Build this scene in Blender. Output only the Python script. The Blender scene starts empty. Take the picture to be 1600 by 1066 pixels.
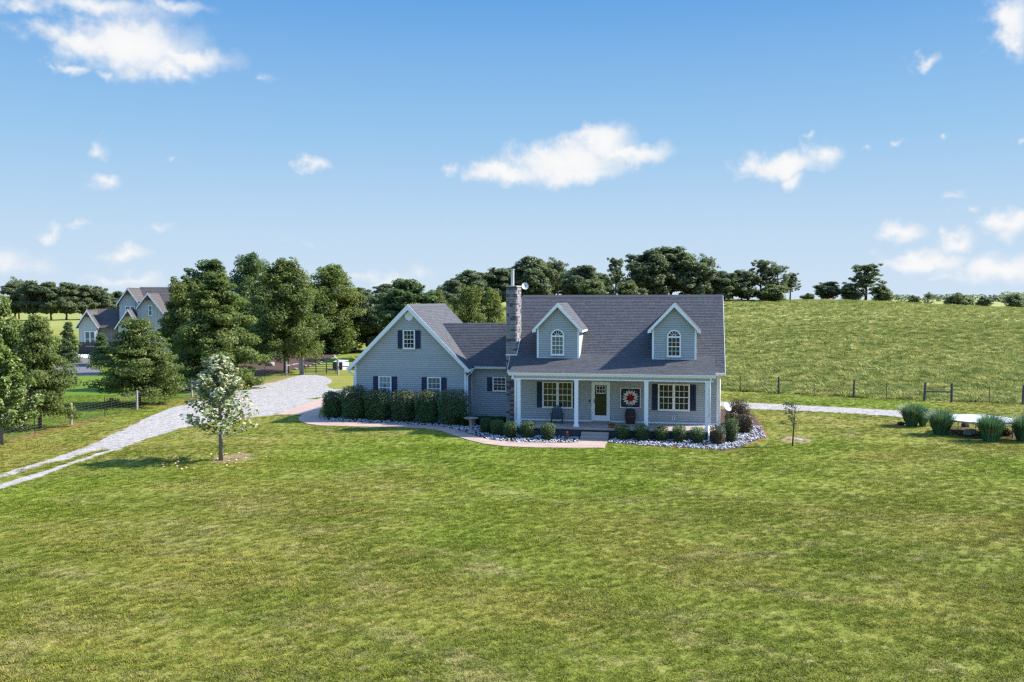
import bpy, bmesh, math, random
import numpy as np
from mathutils import Vector, Matrix
random.seed(7)
rng = np.random.default_rng(11)
S = bpy.context.scene
COL = S.collection
PI = math.pi
R = math.radians

# ------------------------------------------------------------------ camera
CAM = np.array([9.940, -50.723, 6.945])
YAW, PITCH, ROLL, F = 0.196529, 0.046665, 0.001187, 1400.0
_cy, _sy, _cp, _sp, _cr, _sr = math.cos(YAW), math.sin(YAW), math.cos(PITCH), math.sin(PITCH), math.cos(ROLL), math.sin(ROLL)
_right = np.array([_cy, _sy, 0]); _fwd = np.array([-_sy, _cy, 0]); _up = np.array([0, 0, 1.0])
_f2 = _fwd * _cp - _up * _sp; _u2 = _up * _cp + _fwd * _sp
_r3 = _right * _cr - _u2 * _sr; _u3 = _u2 * _cr + _right * _sr
cd = bpy.data.cameras.new('camera'); cam = bpy.data.objects.new('camera', cd); COL.objects.link(cam)
cd.sensor_width = 36; cd.lens = 36 * F / 1600; cd.clip_start = .5; cd.clip_end = 9000
cam.matrix_world = Matrix(((_r3[0], _u3[0], -_f2[0], CAM[0]), (_r3[1], _u3[1], -_f2[1], CAM[1]), (_r3[2], _u3[2], -_f2[2], CAM[2]), (0, 0, 0, 1)))
S.camera = cam
S.render.resolution_x, S.render.resolution_y = 1024, 682

def ray(u, v): return _f2 + _r3 * (u - 800) / F - _u3 * (v - 533) / F
def gp(u, v, z=-.55):                       # point of the level z seen in direction (u, v)
    d = ray(u, v); t = (z - CAM[2]) / d[2]; p = CAM + t * d
    return (float(p[0]), float(p[1]))
def atd(u, v, D):
    p = CAM + ray(u, v) * D
    return (float(p[0]), float(p[1]), float(p[2]))

# ------------------------------------------------------------------ light
SUN_EL, SUN_AZ = R(40), R(22)               # azimuth: from +X towards +Y (behind the house)
sd = Vector((math.cos(SUN_EL) * math.cos(SUN_AZ), math.cos(SUN_EL) * math.sin(SUN_AZ), math.sin(SUN_EL)))
sl = bpy.data.lights.new('sun', 'SUN'); sl.energy = 2.85; sl.angle = R(1.6); sl.color = (1, .955, .88)
so = bpy.data.objects.new('sun', sl); COL.objects.link(so)
so.rotation_euler = sd.to_track_quat('Z', 'Y').to_euler(); so.location = (40, 10, 60)
S.view_settings.view_transform = 'Standard'; S.view_settings.look = 'None'
EXPO = 1.88; S.view_settings.exposure = EXPO; S.view_settings.gamma = 1; S.view_settings.use_curve_mapping = False
S.cycles.use_denoising = False; S.cycles.filter_width = 1.35; S.cycles.use_light_tree = True; S.cycles.use_adaptive_sampling = False
S.cycles.max_bounces = 6; S.cycles.diffuse_bounces = 3; S.cycles.glossy_bounces = 3; S.cycles.transmission_bounces = 4
S.cycles.transparent_max_bounces = 6; S.cycles.volume_bounces = 0
S.cycles.sample_clamp_indirect = 4

W = bpy.data.worlds.new('World'); S.world = W; W.use_nodes = True
def N(nt, t, **k):
    n = nt.nodes.new(t)
    for a, b in k.items(): setattr(n, a, b)
    return n
def mth(nt, op, a, b=None, c=None, clamp=False):
    n = nt.nodes.new('ShaderNodeMath'); n.operation = op; n.use_clamp = clamp
    for i, x in enumerate((a, b, c)):
        if x is None: continue
        if isinstance(x, (int, float)): n.inputs[i].default_value = x
        else: nt.links.new(x, n.inputs[i])
    return n.outputs[0]
def vm(nt, op, a, b=None):
    n = nt.nodes.new('ShaderNodeVectorMath'); n.operation = op
    for i, x in enumerate((a, b)):
        if x is None: continue
        if isinstance(x, (tuple, list)): n.inputs[i].default_value = x
        else: nt.links.new(x, n.inputs[i])
    return n
def mixc(nt, f, a, b, t='MIX'):
    n = nt.nodes.new('ShaderNodeMix'); n.data_type = 'RGBA'; n.blend_type = t
    for i, x in ((0, f), (6, a), (7, b)):
        if isinstance(x, (int, float)): n.inputs[i].default_value = x
        elif isinstance(x, (tuple, list)): n.inputs[i].default_value = (*x[:3], 1)
        else: nt.links.new(x, n.inputs[i])
    return n.outputs[2]
def mapr(nt, x, a, b, c=0, d=1, smooth=False):
    n = nt.nodes.new('ShaderNodeMapRange'); n.interpolation_type = 'SMOOTHSTEP' if smooth else 'LINEAR'
    nt.links.new(x, n.inputs[0])
    for i, q in enumerate((a, b, c, d)): n.inputs[i + 1].default_value = q
    return n.outputs[0]
def noise(nt, vec, scale, detail=3, rough=.55, dist=0):
    n = nt.nodes.new('ShaderNodeTexNoise')
    n.inputs['Scale'].default_value = scale; n.inputs['Detail'].default_value = detail
    n.inputs['Roughness'].default_value = rough; n.inputs['Distortion'].default_value = dist
    if vec is not None: nt.links.new(vec, n.inputs['Vector'])
    return n
def world_nodes():
    nt = W.node_tree; nt.nodes.clear()
    out = N(nt, 'ShaderNodeOutputWorld')
    sky = N(nt, 'ShaderNodeTexSky', sky_type='NISHITA'); sky.sun_disc = False
    sky.sun_elevation = SUN_EL; sky.sun_rotation = R(90) - SUN_AZ
    sky.air_density = 1.0; sky.dust_density = .25; sky.ozone_density = 2.2; sky.altitude = 200
    hs = N(nt, 'ShaderNodeHueSaturation'); hs.inputs['Saturation'].default_value = 1.15
    nt.links.new(sky.outputs[0], hs.inputs['Color'])
    tc = N(nt, 'ShaderNodeTexCoord'); sx = N(nt, 'ShaderNodeSeparateXYZ'); nt.links.new(tc.outputs['Generated'], sx.inputs[0])
    az = mth(nt, 'MULTIPLY', mth(nt, 'ARCTAN2', sx.outputs[0], sx.outputs[1]), 180 / PI)      # degrees east of +Y
    el = mth(nt, 'MULTIPLY', mth(nt, 'ARCSINE', sx.outputs[2]), 180 / PI)
    cb = N(nt, 'ShaderNodeCombineXYZ'); nt.links.new(az, cb.inputs[0]); nt.links.new(el, cb.inputs[1])
    nz = noise(nt, cb.outputs[0], .5, 4, .55)
    w1 = vm(nt, 'SUBTRACT', nz.outputs['Color'], (.5, .5, .5)); w2 = vm(nt, 'MULTIPLY', w1.outputs[0], (3.2, 2.4, 0))
    P = vm(nt, 'ADD', cb.outputs[0], w2.outputs[0]).outputs[0]
    cl = [  # u, v, half width, half height (px at F), strength
        (885, 252, 100, 30, 1), (940, 222, 50, 26, 1), (975, 238, 70, 18, 1), (790, 268, 75, 16, .95), (905, 268, 70, 20, .95), (700, 263, 16, 14, .6),
        (1225, 255, 68, 20, 1), (1290, 240, 28, 20, .85), (1235, 278, 26, 16, .8), (1270, 210, 10, 8, .6),
        (210, 72, 95, 42, 1), (130, 62, 75, 24, .9), (290, 92, 75, 20, .95), (255, 108, 40, 22, .85), (285, 118, 32, 14, .7), (65, 45, 30, 14, .6),
        (150, 10, 120, 18, .8), (270, 8, 60, 14, .7), (40, 5, 40, 14, .75), (110, 108, 28, 12, .72), (165, 120, 18, 9, .72), (75, 105, 14, 10, .6),
        (160, 232, 20, 14, .66), (158, 277, 26, 16, .8), (490, 260, 24, 15, .75), (268, 245, 12, 8, .6),
        (75, 362, 24, 14, .75), (190, 396, 34, 14, .85), (130, 356, 26, 8, .55), (250, 352, 26, 12, .55), (5, 405, 34, 26, .75), (45, 415, 50, 30, .6), (200, 436, 70, 12, .7),
        (600, 438, 70, 14, .7), (660, 430, 30, 12, .6),
        (1450, 95, 28, 12, .75), (1585, 30, 34, 42, .95), (1580, 62, 24, 16, .8), (1410, 358, 34, 18, .9), (1490, 376, 34, 15, .9), (1440, 405, 60, 15, .95), (1580, 345, 40, 22, .9),
        (1560, 420, 75, 22, .95), (1500, 432, 70, 12, .6), (1487, 302, 24, 7, .55), (1508, 326, 14, 8, .6), (1405, 220, 14, 9, .6), (1478, 206, 10, 7, .6), (1590, 226, 12, 10, .6), (1350, 237, 10, 7, .55),
        (425, 122, 24, 10, .5), (720, 340, 60, 8, .4), (480, 380, 60, 10, .4),
    ]
    cur = None
    for (u, v, hw, hh, s) in cl:
        d = ray(u, v); d = d / np.linalg.norm(d)
        a0 = math.degrees(math.atan2(d[0], d[1])); e0 = math.degrees(math.asin(d[2])); k = 57.3 / F
        q = vm(nt, 'MULTIPLY', vm(nt, 'SUBTRACT', P, (a0, e0, 0)).outputs[0], (1 / (hw * k), 1 / (hh * k), 0))
        ln = vm(nt, 'LENGTH', q.outputs[0]).outputs['Value']
        m = mth(nt, 'MULTIPLY_ADD', ln, -.62 * s, 1.12 * s)
        cur = m if cur is None else mth(nt, 'SMOOTH_MAX', cur, m, .12)
    # the same kind of scattered small clouds elsewhere round the sky
    v3 = vm(nt, 'MULTIPLY', tc.outputs['Generated'], (1, 1, 2.2)).outputs[0]
    n2 = noise(nt, v3, 3.2, 4, .5)
    gen = mapr(nt, n2.outputs[0], .55, .75, 0, 1)
    cz = math.degrees(math.atan2(_fwd[0], _fwd[1]))
    off = mth(nt, 'ABSOLUTE', mth(nt, 'SUBTRACT', az, cz))
    outm = mth(nt, 'MAXIMUM', mapr(nt, off, 31, 40, 0, 1), mapr(nt, el, 21, 30, 0, 1))
    cur = mth(nt, 'MAXIMUM', cur, mth(nt, 'MULTIPLY', gen, outm))
    nf = noise(nt, cb.outputs[0], 1.0, 6, .58)
    dens = mth(nt, 'ADD', cur, mth(nt, 'MULTIPLY', mth(nt, 'SUBTRACT', nf.outputs[0], .5), .5))
    fac = mapr(nt, dens, .31, .92, 0, .97, True)
    fac = mth(nt, 'MULTIPLY', fac, mapr(nt, el, 0, 1.2, .3, 1))
    cc = mixc(nt, mapr(nt, dens, .5, 1.15), (.88, .91, .95), (1.0, .995, .985))
    b1 = N(nt, 'ShaderNodeBackground'); b1.inputs[1].default_value = SKY_STRENGTH
    cr = N(nt, 'ShaderNodeValToRGB'); e = cr.color_ramp.elements
    for q in range(3): e.new(.5)
    for k, (p, c) in enumerate(((0, (.64, .77, .90)), (.16, (.515, .70, .89)), (.36, (.32, .57, .855)), (.66, (.132, .375, .775)), (1, (.085, .275, .63)))): e[k].position = p; e[k].color = (*c, 1)
    nt.links.new(mapr(nt, el, 0, 28, 0, 1), cr.inputs[0])
    ramp = vm(nt, 'SCALE', cr.outputs[0]); ramp.inputs['Scale'].default_value = 1 / (SKY_STRENGTH * 2 ** EXPO)
    nt.links.new(mixc(nt, mapr(nt, el, 19.5, 36, 1, 0, True), hs.outputs[0], ramp.outputs[0]), b1.inputs[0])
    b2 = N(nt, 'ShaderNodeBackground'); b2.inputs[1].default_value = CLOUD; nt.links.new(cc, b2.inputs[0])
    mx = N(nt, 'ShaderNodeMixShader'); nt.links.new(fac, mx.inputs[0]); nt.links.new(b1.outputs[0], mx.inputs[1]); nt.links.new(b2.outputs[0], mx.inputs[2])
    nt.links.new(mx.outputs[0], out.inputs[0])
SKY_STRENGTH = .15; CLOUD = .266
world_nodes()

# ------------------------------------------------------------------ materials
MATS = {}
def mat(name, col, rough=.7, spec=.3, var=.0, vscale=6., bump=0., bscale=40., island=0., col2=None, metal=0., stretch=None):
    m = bpy.data.materials.new(name); m.use_nodes = True; nt = m.node_tree
    b = nt.nodes['Principled BSDF']; b.inputs['Roughness'].default_value = rough
    b.inputs['Specular IOR Level'].default_value = spec; b.inputs['Metallic'].default_value = metal
    c2 = col2 or tuple(max(0, x * .6) for x in col)
    tc = N(nt, 'ShaderNodeTexCoord'); vec = tc.outputs['Object']
    if stretch: vec = vm(nt, 'MULTIPLY', vec, stretch).outputs[0]
    c = None
    if var > 0:
        n = noise(nt, vec, vscale, 4, .6)
        f = mth(nt, 'MULTIPLY', mapr(nt, n.outputs[0], .3, .7), var)
        c = mixc(nt, f, col, c2)
    if island > 0:
        g = N(nt, 'ShaderNodeNewGeometry')
        f = mth(nt, 'MULTIPLY', g.outputs['Random Per Island'], island)
        c = mixc(nt, f, c if c is not None else col, c2)
    if c is None: b.inputs['Base Color'].default_value = (*col, 1)
    else: nt.links.new(c, b.inputs['Base Color'])
    if bump > 0:
        n = noise(nt, vec, bscale, 3, .6); bp = N(nt, 'ShaderNodeBump'); bp.inputs['Strength'].default_value = bump; bp.inputs['Distance'].default_value = .02
        nt.links.new(n.outputs[0], bp.inputs['Height']); nt.links.new(bp.outputs[0], b.inputs['Normal'])
    MATS[name] = m
    return m
def foliage(name, cols, trans=.48, rough=.55, wvar=.35, objvar=.25):
    """leaf material: colours picked leaf by leaf, drifting slowly through the crown"""
    m = bpy.data.materials.new(name); m.use_nodes = True; nt = m.node_tree
    b = nt.nodes['Principled BSDF']; b.inputs['Roughness'].default_value = rough; b.inputs['Specular IOR Level'].default_value = .35
    g = N(nt, 'ShaderNodeNewGeometry'); oi = N(nt, 'ShaderNodeObjectInfo'); tc = N(nt, 'ShaderNodeTexCoord')
    n = noise(nt, tc.outputs['Object'], .9, 2, .5)
    f = mth(nt, 'ADD', mth(nt, 'MULTIPLY', g.outputs['Random Per Island'], 1 - wvar), mth(nt, 'MULTIPLY', mapr(nt, n.outputs[0], .3, .7), wvar))
    cr = N(nt, 'ShaderNodeValToRGB'); e = cr.color_ramp.elements
    while len(e) < len(cols): e.new(.5)
    for i, c in enumerate(cols): e[i].position = i / max(1, len(cols) - 1); e[i].color = (*c, 1)
    nt.links.new(f, cr.inputs[0])
    hv = N(nt, 'ShaderNodeHueSaturation'); nt.links.new(cr.outputs[0], hv.inputs['Color'])
    nt.links.new(mth(nt, 'MULTIPLY_ADD', oi.outputs['Random'], objvar, 1 - objvar / 2), hv.inputs['Value'])
    nt.links.new(hv.outputs[0], b.inputs['Base Color'])
    t = N(nt, 'ShaderNodeBsdfTranslucent'); nt.links.new(mixc(nt, .5, hv.outputs[0], (.9, 1, .45), 'MULTIPLY'), t.inputs[0])
    mx = N(nt, 'ShaderNodeMixShader'); mx.inputs[0].default_value = trans
    nt.links.new(b.outputs[0], mx.inputs[1]); nt.links.new(t.outputs[0], mx.inputs[2])
    nt.links.new(mx.outputs[0], nt.nodes['Material Output'].inputs[0])
    MATS[name] = m
    return m
M = MATS
mat('siding', (.425, .44, .438), .55, .3, var=.25, vscale=2.5, island=.45, col2=(.34, .357, .36))
mat('white_trim', (.86, .865, .87), .45, .4, var=.08, vscale=3)
mat('shutter', (.012, .022, .05), .45, .4)
mat('shingle', (.110, .109, .116), .9, .1, var=.3, vscale=9, island=.6, col2=(.066, .065, .072))
mat('glass', (.012, .017, .021), .05, .5)
mat('glass_lawn_reflection', (.03, .036, .018), .05, .6)  # reflected lawn put into the pane colour as a green tint
mat('glass_grey', (.10, .13, .14), .06, .8)
mat('curtain', (.30, .33, .33), .8, .2, var=.5, vscale=5)
mat('blind', (.55, .52, .40), .7, .2)
mat('stone', (.33, .33, .36), .85, .25, var=.7, vscale=5, island=0, col2=(.11, .105, .12), bump=.4, bscale=25)
mat('stone_light', (.52, .51, .50), .85, .25, var=.6, vscale=9, island=.7, col2=(.2, .17, .16))
mat('stone_dark', (.085, .075, .08), .85, .25, var=.7, vscale=5, col2=(.15, .13, .13), bump=.4, bscale=25)
mat('mortar', (.06, .06, .065), .95, .1)
mat('concrete', (.36, .30, .265), .85, .2, var=.5, vscale=1.6, col2=(.27, .215, .185), bump=.15, bscale=60)
mat('path', (.42, .305, .245), .85, .2, var=.8, vscale=1.6, col2=(.29, .20, .165), bump=.15, bscale=60)
mat('dark_stone', (.075, .078, .09), .9, .2, var=.6, vscale=7, col2=(.03, .03, .035), bump=.5, bscale=18)
mat('gravel', (.40, .365, .325), .95, .1, var=1., vscale=3.0, col2=(.23, .21, .195), bump=1., bscale=12)
mat('gravel_stone', (.50, .465, .43), .9, .15, island=1., col2=(.25, .23, .215))
mat('asphalt', (.14, .13, .135), .9, .2, var=.4, vscale=1.5, bump=.2)
mat('mulch', (.105, .062, .048), .95, .1, var=.8, vscale=7, col2=(.045, .028, .024), bump=.8, bscale=20)
mat('red_dirt', (.26, .125, .06), .95, .1, var=.8, vscale=3, col2=(.15, .11, .045), bump=.5, bscale=20)
mat('straw_dirt', (.30, .21, .12), .95, .1, var=.9, vscale=3, col2=(.13, .12, .045), bump=.5, bscale=20)
mat('rock_white', (.56, .56, .57), .85, .3, var=.4, vscale=9, island=.8, col2=(.2, .2, .22))
mat('post_wood', (.36, .33, .31), .9, .15, var=.6, vscale=5, col2=(.2, .18, .165), stretch=(6, 6, 1))
mat('post_dark', (.10, .097, .095), .9, .15, var=.6, vscale=5, col2=(.06, .055, .06), stretch=(6, 6, 1))
mat('steel_post', (.035, .04, .04), .6, .4)
mat('wire', (.16, .15, .14), .5, .5, metal=.4)
mat('gate_steel', (.05, .065, .06), .5, .4, var=.3)
mat('bark', (.10, .085, .07), .95, .1, var=.7, vscale=6, col2=(.05, .04, .035), stretch=(5, 5, 1), bump=.5, bscale=14)
mat('bark_pale', (.24, .215, .19), .9, .15, var=.6, vscale=9, col2=(.13, .115, .1), stretch=(5, 5, 1))
mat('navy_plastic', (.012, .028, .048), .4, .5)
mat('barrel_wood', (.085, .058, .05), .7, .3, var=.6, vscale=7, col2=(.04, .028, .026), stretch=(5, 5, 1), island=.4)
mat('hoop_iron', (.02, .02, .022), .5, .5, metal=.5)
mat('terracotta', (.35, .12, .06), .8, .2, var=.4)
mat('cast_stone', (.34, .30, .265), .9, .2, var=.6, vscale=8, col2=(.2, .17, .15))
mat('rust_figure', (.17, .075, .05), .85, .2, var=.6, vscale=12, col2=(.08, .04, .03))
mat('dish_grey', (.62, .61, .60), .5, .4)
mat('galvanised', (.55, .53, .53), .4, .5, metal=.3)
mat('box_green', (.035, .055, .055), .5, .4)
mat('box_pale', (.42, .43, .40), .6, .3)
mat('yellow_paint', (.75, .42, .06), .5, .4)
mat('quilt_navy', (.016, .03, .06), .7, .2)
mat('quilt_red', (.33, .012, .03), .7, .2)
mat('quilt_dark_red', (.10, .006, .018), .7, .2)
mat('quilt_cream', (.72, .69, .60), .7, .2)
mat('quilt_tan', (.68, .47, .27), .7, .2)
mat('quilt_blue', (.02, .10, .19), .7, .2)
mat('mat_white', (.62, .62, .62), .6, .2, var=.1)
mat('pad_pale', (.55, .57, .58), .6, .2)
mat('n_siding', (.50, .51, .50), .75, .2, var=.3, vscale=2, island=.25, col2=(.40, .41, .40))
mat('n_board', (.29, .285, .27), .75, .2, var=.3, vscale=2, island=.5, col2=(.2, .165, .145))
mat('n_brick', (.11, .08, .075), .9, .1, var=.6, vscale=5, col2=(.06, .045, .045))
mat('n_roof', (.112, .10, .096), .9, .1, var=.4, vscale=3, island=.6, col2=(.078, .068, .066))
mat('n_wood', (.13, .055, .04), .7, .2)
mat('sky_far', (.05, .07, .05), .9, .1)

G_OAK = [(.022, .036, .012), (.04, .062, .017), (.058, .085, .022), (.085, .105, .03)]
foliage('leaf_oak', [(.054, .090, .024), (.109, .154, .037), (.179, .216, .049), (.284, .284, .077)])
foliage('leaf_dark', [(.056, .092, .041), (.097, .149, .051), (.144, .207, .069), (.207, .258, .082)])
foliage('leaf_yellow', [(.089, .125, .029), (.153, .188, .040), (.215, .242, .054), (.286, .268, .080)])
foliage('leaf_bright', [(.05, .09, .014), (.09, .15, .022), (.15, .21, .038), (.26, .30, .09), (.50, .52, .36)], wvar=.3)
foliage('leaf_pale', [(.11, .15, .045), (.24, .29, .115), (.43, .47, .26), (.56, .57, .38), (.60, .59, .43), (.42, .18, .06)], trans=.3, wvar=.15)
foliage('leaf_far', [(.095, .125, .072), (.135, .170, .088), (.180, .212, .105), (.235, .255, .125)], trans=.5)  # distance haze painted into the leaf colours: paler and bluer
foliage('leaf_hedge', [(.021, .062, .024), (.043, .105, .033), (.077, .165, .045), (.150, .225, .075)], trans=.2)
foliage('leaf_hedge_tip', [(.072, .060, .030), (.132, .078, .042), (.108, .108, .036), (.180, .132, .072)], trans=.2)
foliage('leaf_box', [(.018, .047, .013), (.029, .081, .019), (.052, .130, .024)], trans=.15)
foliage('leaf_box_tip', [(.046, .098, .014), (.081, .149, .021), (.115, .184, .029)], trans=.25)
foliage('leaf_russet', [(.028, .042, .018), (.056, .063, .025), (.140, .070, .042), (.084, .098, .031)], trans=.2)
foliage('blade_blue', [(.030, .105, .062), (.051, .157, .083), (.083, .209, .105), (.147, .272, .126)], trans=.25)
foliage('blade_tip', [(.13, .16, .07), (.24, .24, .13), (.34, .32, .2)], trans=.3)
foliage('blade_green', [(.02, .05, .01), (.04, .085, .015), (.075, .12, .02)], trans=.3)

def ground_color(nt, pos):
    """lawn and field colour from the place on the ground (patches, dry spots, mown passes)"""
    st = vm(nt, 'MULTIPLY', pos, (.8, 1.25, 1)).outputs[0]
    n1 = noise(nt, st, .16, 4, .6, .4); n2 = noise(nt, st, .55, 4, .65, .3); n3 = noise(nt, st, 3.4, 3, .65); n4 = noise(nt, pos, 9, 2, .6)
    c = mixc(nt, mapr(nt, n1.outputs[0], .34, .66, 0, 1, True), (.179, .194, .031), (.262, .232, .050))
    c = mixc(nt, mapr(nt, n2.outputs[0], .48, .70, 0, .6, True), c, (.330, .264, .115))
    c = mixc(nt, mapr(nt, n2.outputs[0], .42, .28, 0, .6, True), c, (.146, .187, .026))
    c = mixc(nt, mapr(nt, n3.outputs[0], .58, .72, 0, .8, True), c, (.381, .282, .149))
    c = mixc(nt, mapr(nt, n3.outputs[0], .42, .25, 0, .6, True), c, (.113, .149, .019))
    c = mixc(nt, mapr(nt, n4.outputs[0], .35, .7, 0, .4), c, (.077, .105, .018))
    n0 = noise(nt, pos, .045, 2, .5)
    c = mixc(nt, mapr(nt, n0.outputs[0], .46, .62, 0, .55, True), c, (.154, .218, .020))
    wv = N(nt, 'ShaderNodeTexWave'); wv.bands_direction = 'Y'; wv.inputs['Scale'].default_value = .26; wv.inputs['Distortion'].default_value = 5; wv.inputs['Detail'].default_value = 2; wv.inputs['Detail Scale'].default_value = .35
    nt.links.new(vm(nt, 'MULTIPLY', pos, (.25, 1, 0)).outputs[0], wv.inputs['Vector'])
    c = mixc(nt, mth(nt, 'MULTIPLY', wv.outputs['Fac'], .30), c, mixc(nt, 1., c, (.62, .68, .60), 'MULTIPLY'))
    # pasture beyond the fence: paler, weedier
    p1 = noise(nt, vm(nt, 'MULTIPLY', pos, (.8, 1.1, 1)).outputs[0], .6, 5, .65, .3)
    p = mixc(nt, mapr(nt, p1.outputs[0], .35, .65, 0, 1, True), (.205, .240, .066), (.35, .325, .12))
    p2 = noise(nt, pos, 1.9, 3, .65)
    p = mixc(nt, mapr(nt, p2.outputs[0], .56, .72, 0, .7, True), p, (.112, .156, .044))
    p = mixc(nt, mapr(nt, p2.outputs[0], .42, .3, 0, .5, True), p, (.372, .300, .168))
    return c, p
def ground_mat(name, mixattr=True, field=0., tint=0., trans=0.):
    m = bpy.data.materials.new(name); m.use_nodes = True; nt = m.node_tree
    b = nt.nodes['Principled BSDF']; b.inputs['Roughness'].default_value = .9; b.inputs['Specular IOR Level'].default_value = .06
    g = N(nt, 'ShaderNodeNewGeometry')
    c, p = ground_color(nt, g.outputs['Position'])
    if mixattr:
        a = N(nt, 'ShaderNodeAttribute', attribute_name='field'); f = a.outputs['Fac']
        col = mixc(nt, f, c, p)
        a2 = N(nt, 'ShaderNodeAttribute', attribute_name='lush'); col = mixc(nt, a2.outputs['Fac'], col, (.06, .135, .014))
    else: col = mixc(nt, field, c, p)
    if tint > 0:
        oi = N(nt, 'ShaderNodeObjectInfo')
        cr = N(nt, 'ShaderNodeValToRGB'); e = cr.color_ramp.elements
        e[0].color = (.48, .62, .38, 1); e[1].color = (1.75, 1.6, 1.6, 1); n = e.new(.5); n.color = (.95, 1.05, .85, 1)
        nt.links.new(oi.outputs['Random'], cr.inputs[0])
        col = mixc(nt, tint, col, mixc(nt, 1., col, cr.outputs[0], 'MULTIPLY'))
    nt.links.new(col, b.inputs['Base Color'])
    if trans > 0:
        t = N(nt, 'ShaderNodeBsdfTranslucent'); nt.links.new(col, t.inputs[0])
        mx = N(nt, 'ShaderNodeMixShader'); mx.inputs[0].default_value = trans
        nt.links.new(b.outputs[0], mx.inputs[1]); nt.links.new(t.outputs[0], mx.inputs[2]); nt.links.new(mx.outputs[0], nt.nodes['Material Output'].inputs[0])
    else:
        nb = noise(nt, g.outputs['Position'], 6, 4, .7); bp = N(nt, 'ShaderNodeBump'); bp.inputs['Strength'].default_value = .7; bp.inputs['Distance'].default_value = .08
        nt.links.new(nb.outputs[0], bp.inputs['Height']); nt.links.new(bp.outputs[0], b.inputs['Normal'])
    MATS[name] = m
ground_mat('ground')
ground_mat('blade_lawn', False, 0., .9, .25)
ground_mat('blade_field', False, 1., .9, .25)

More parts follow.
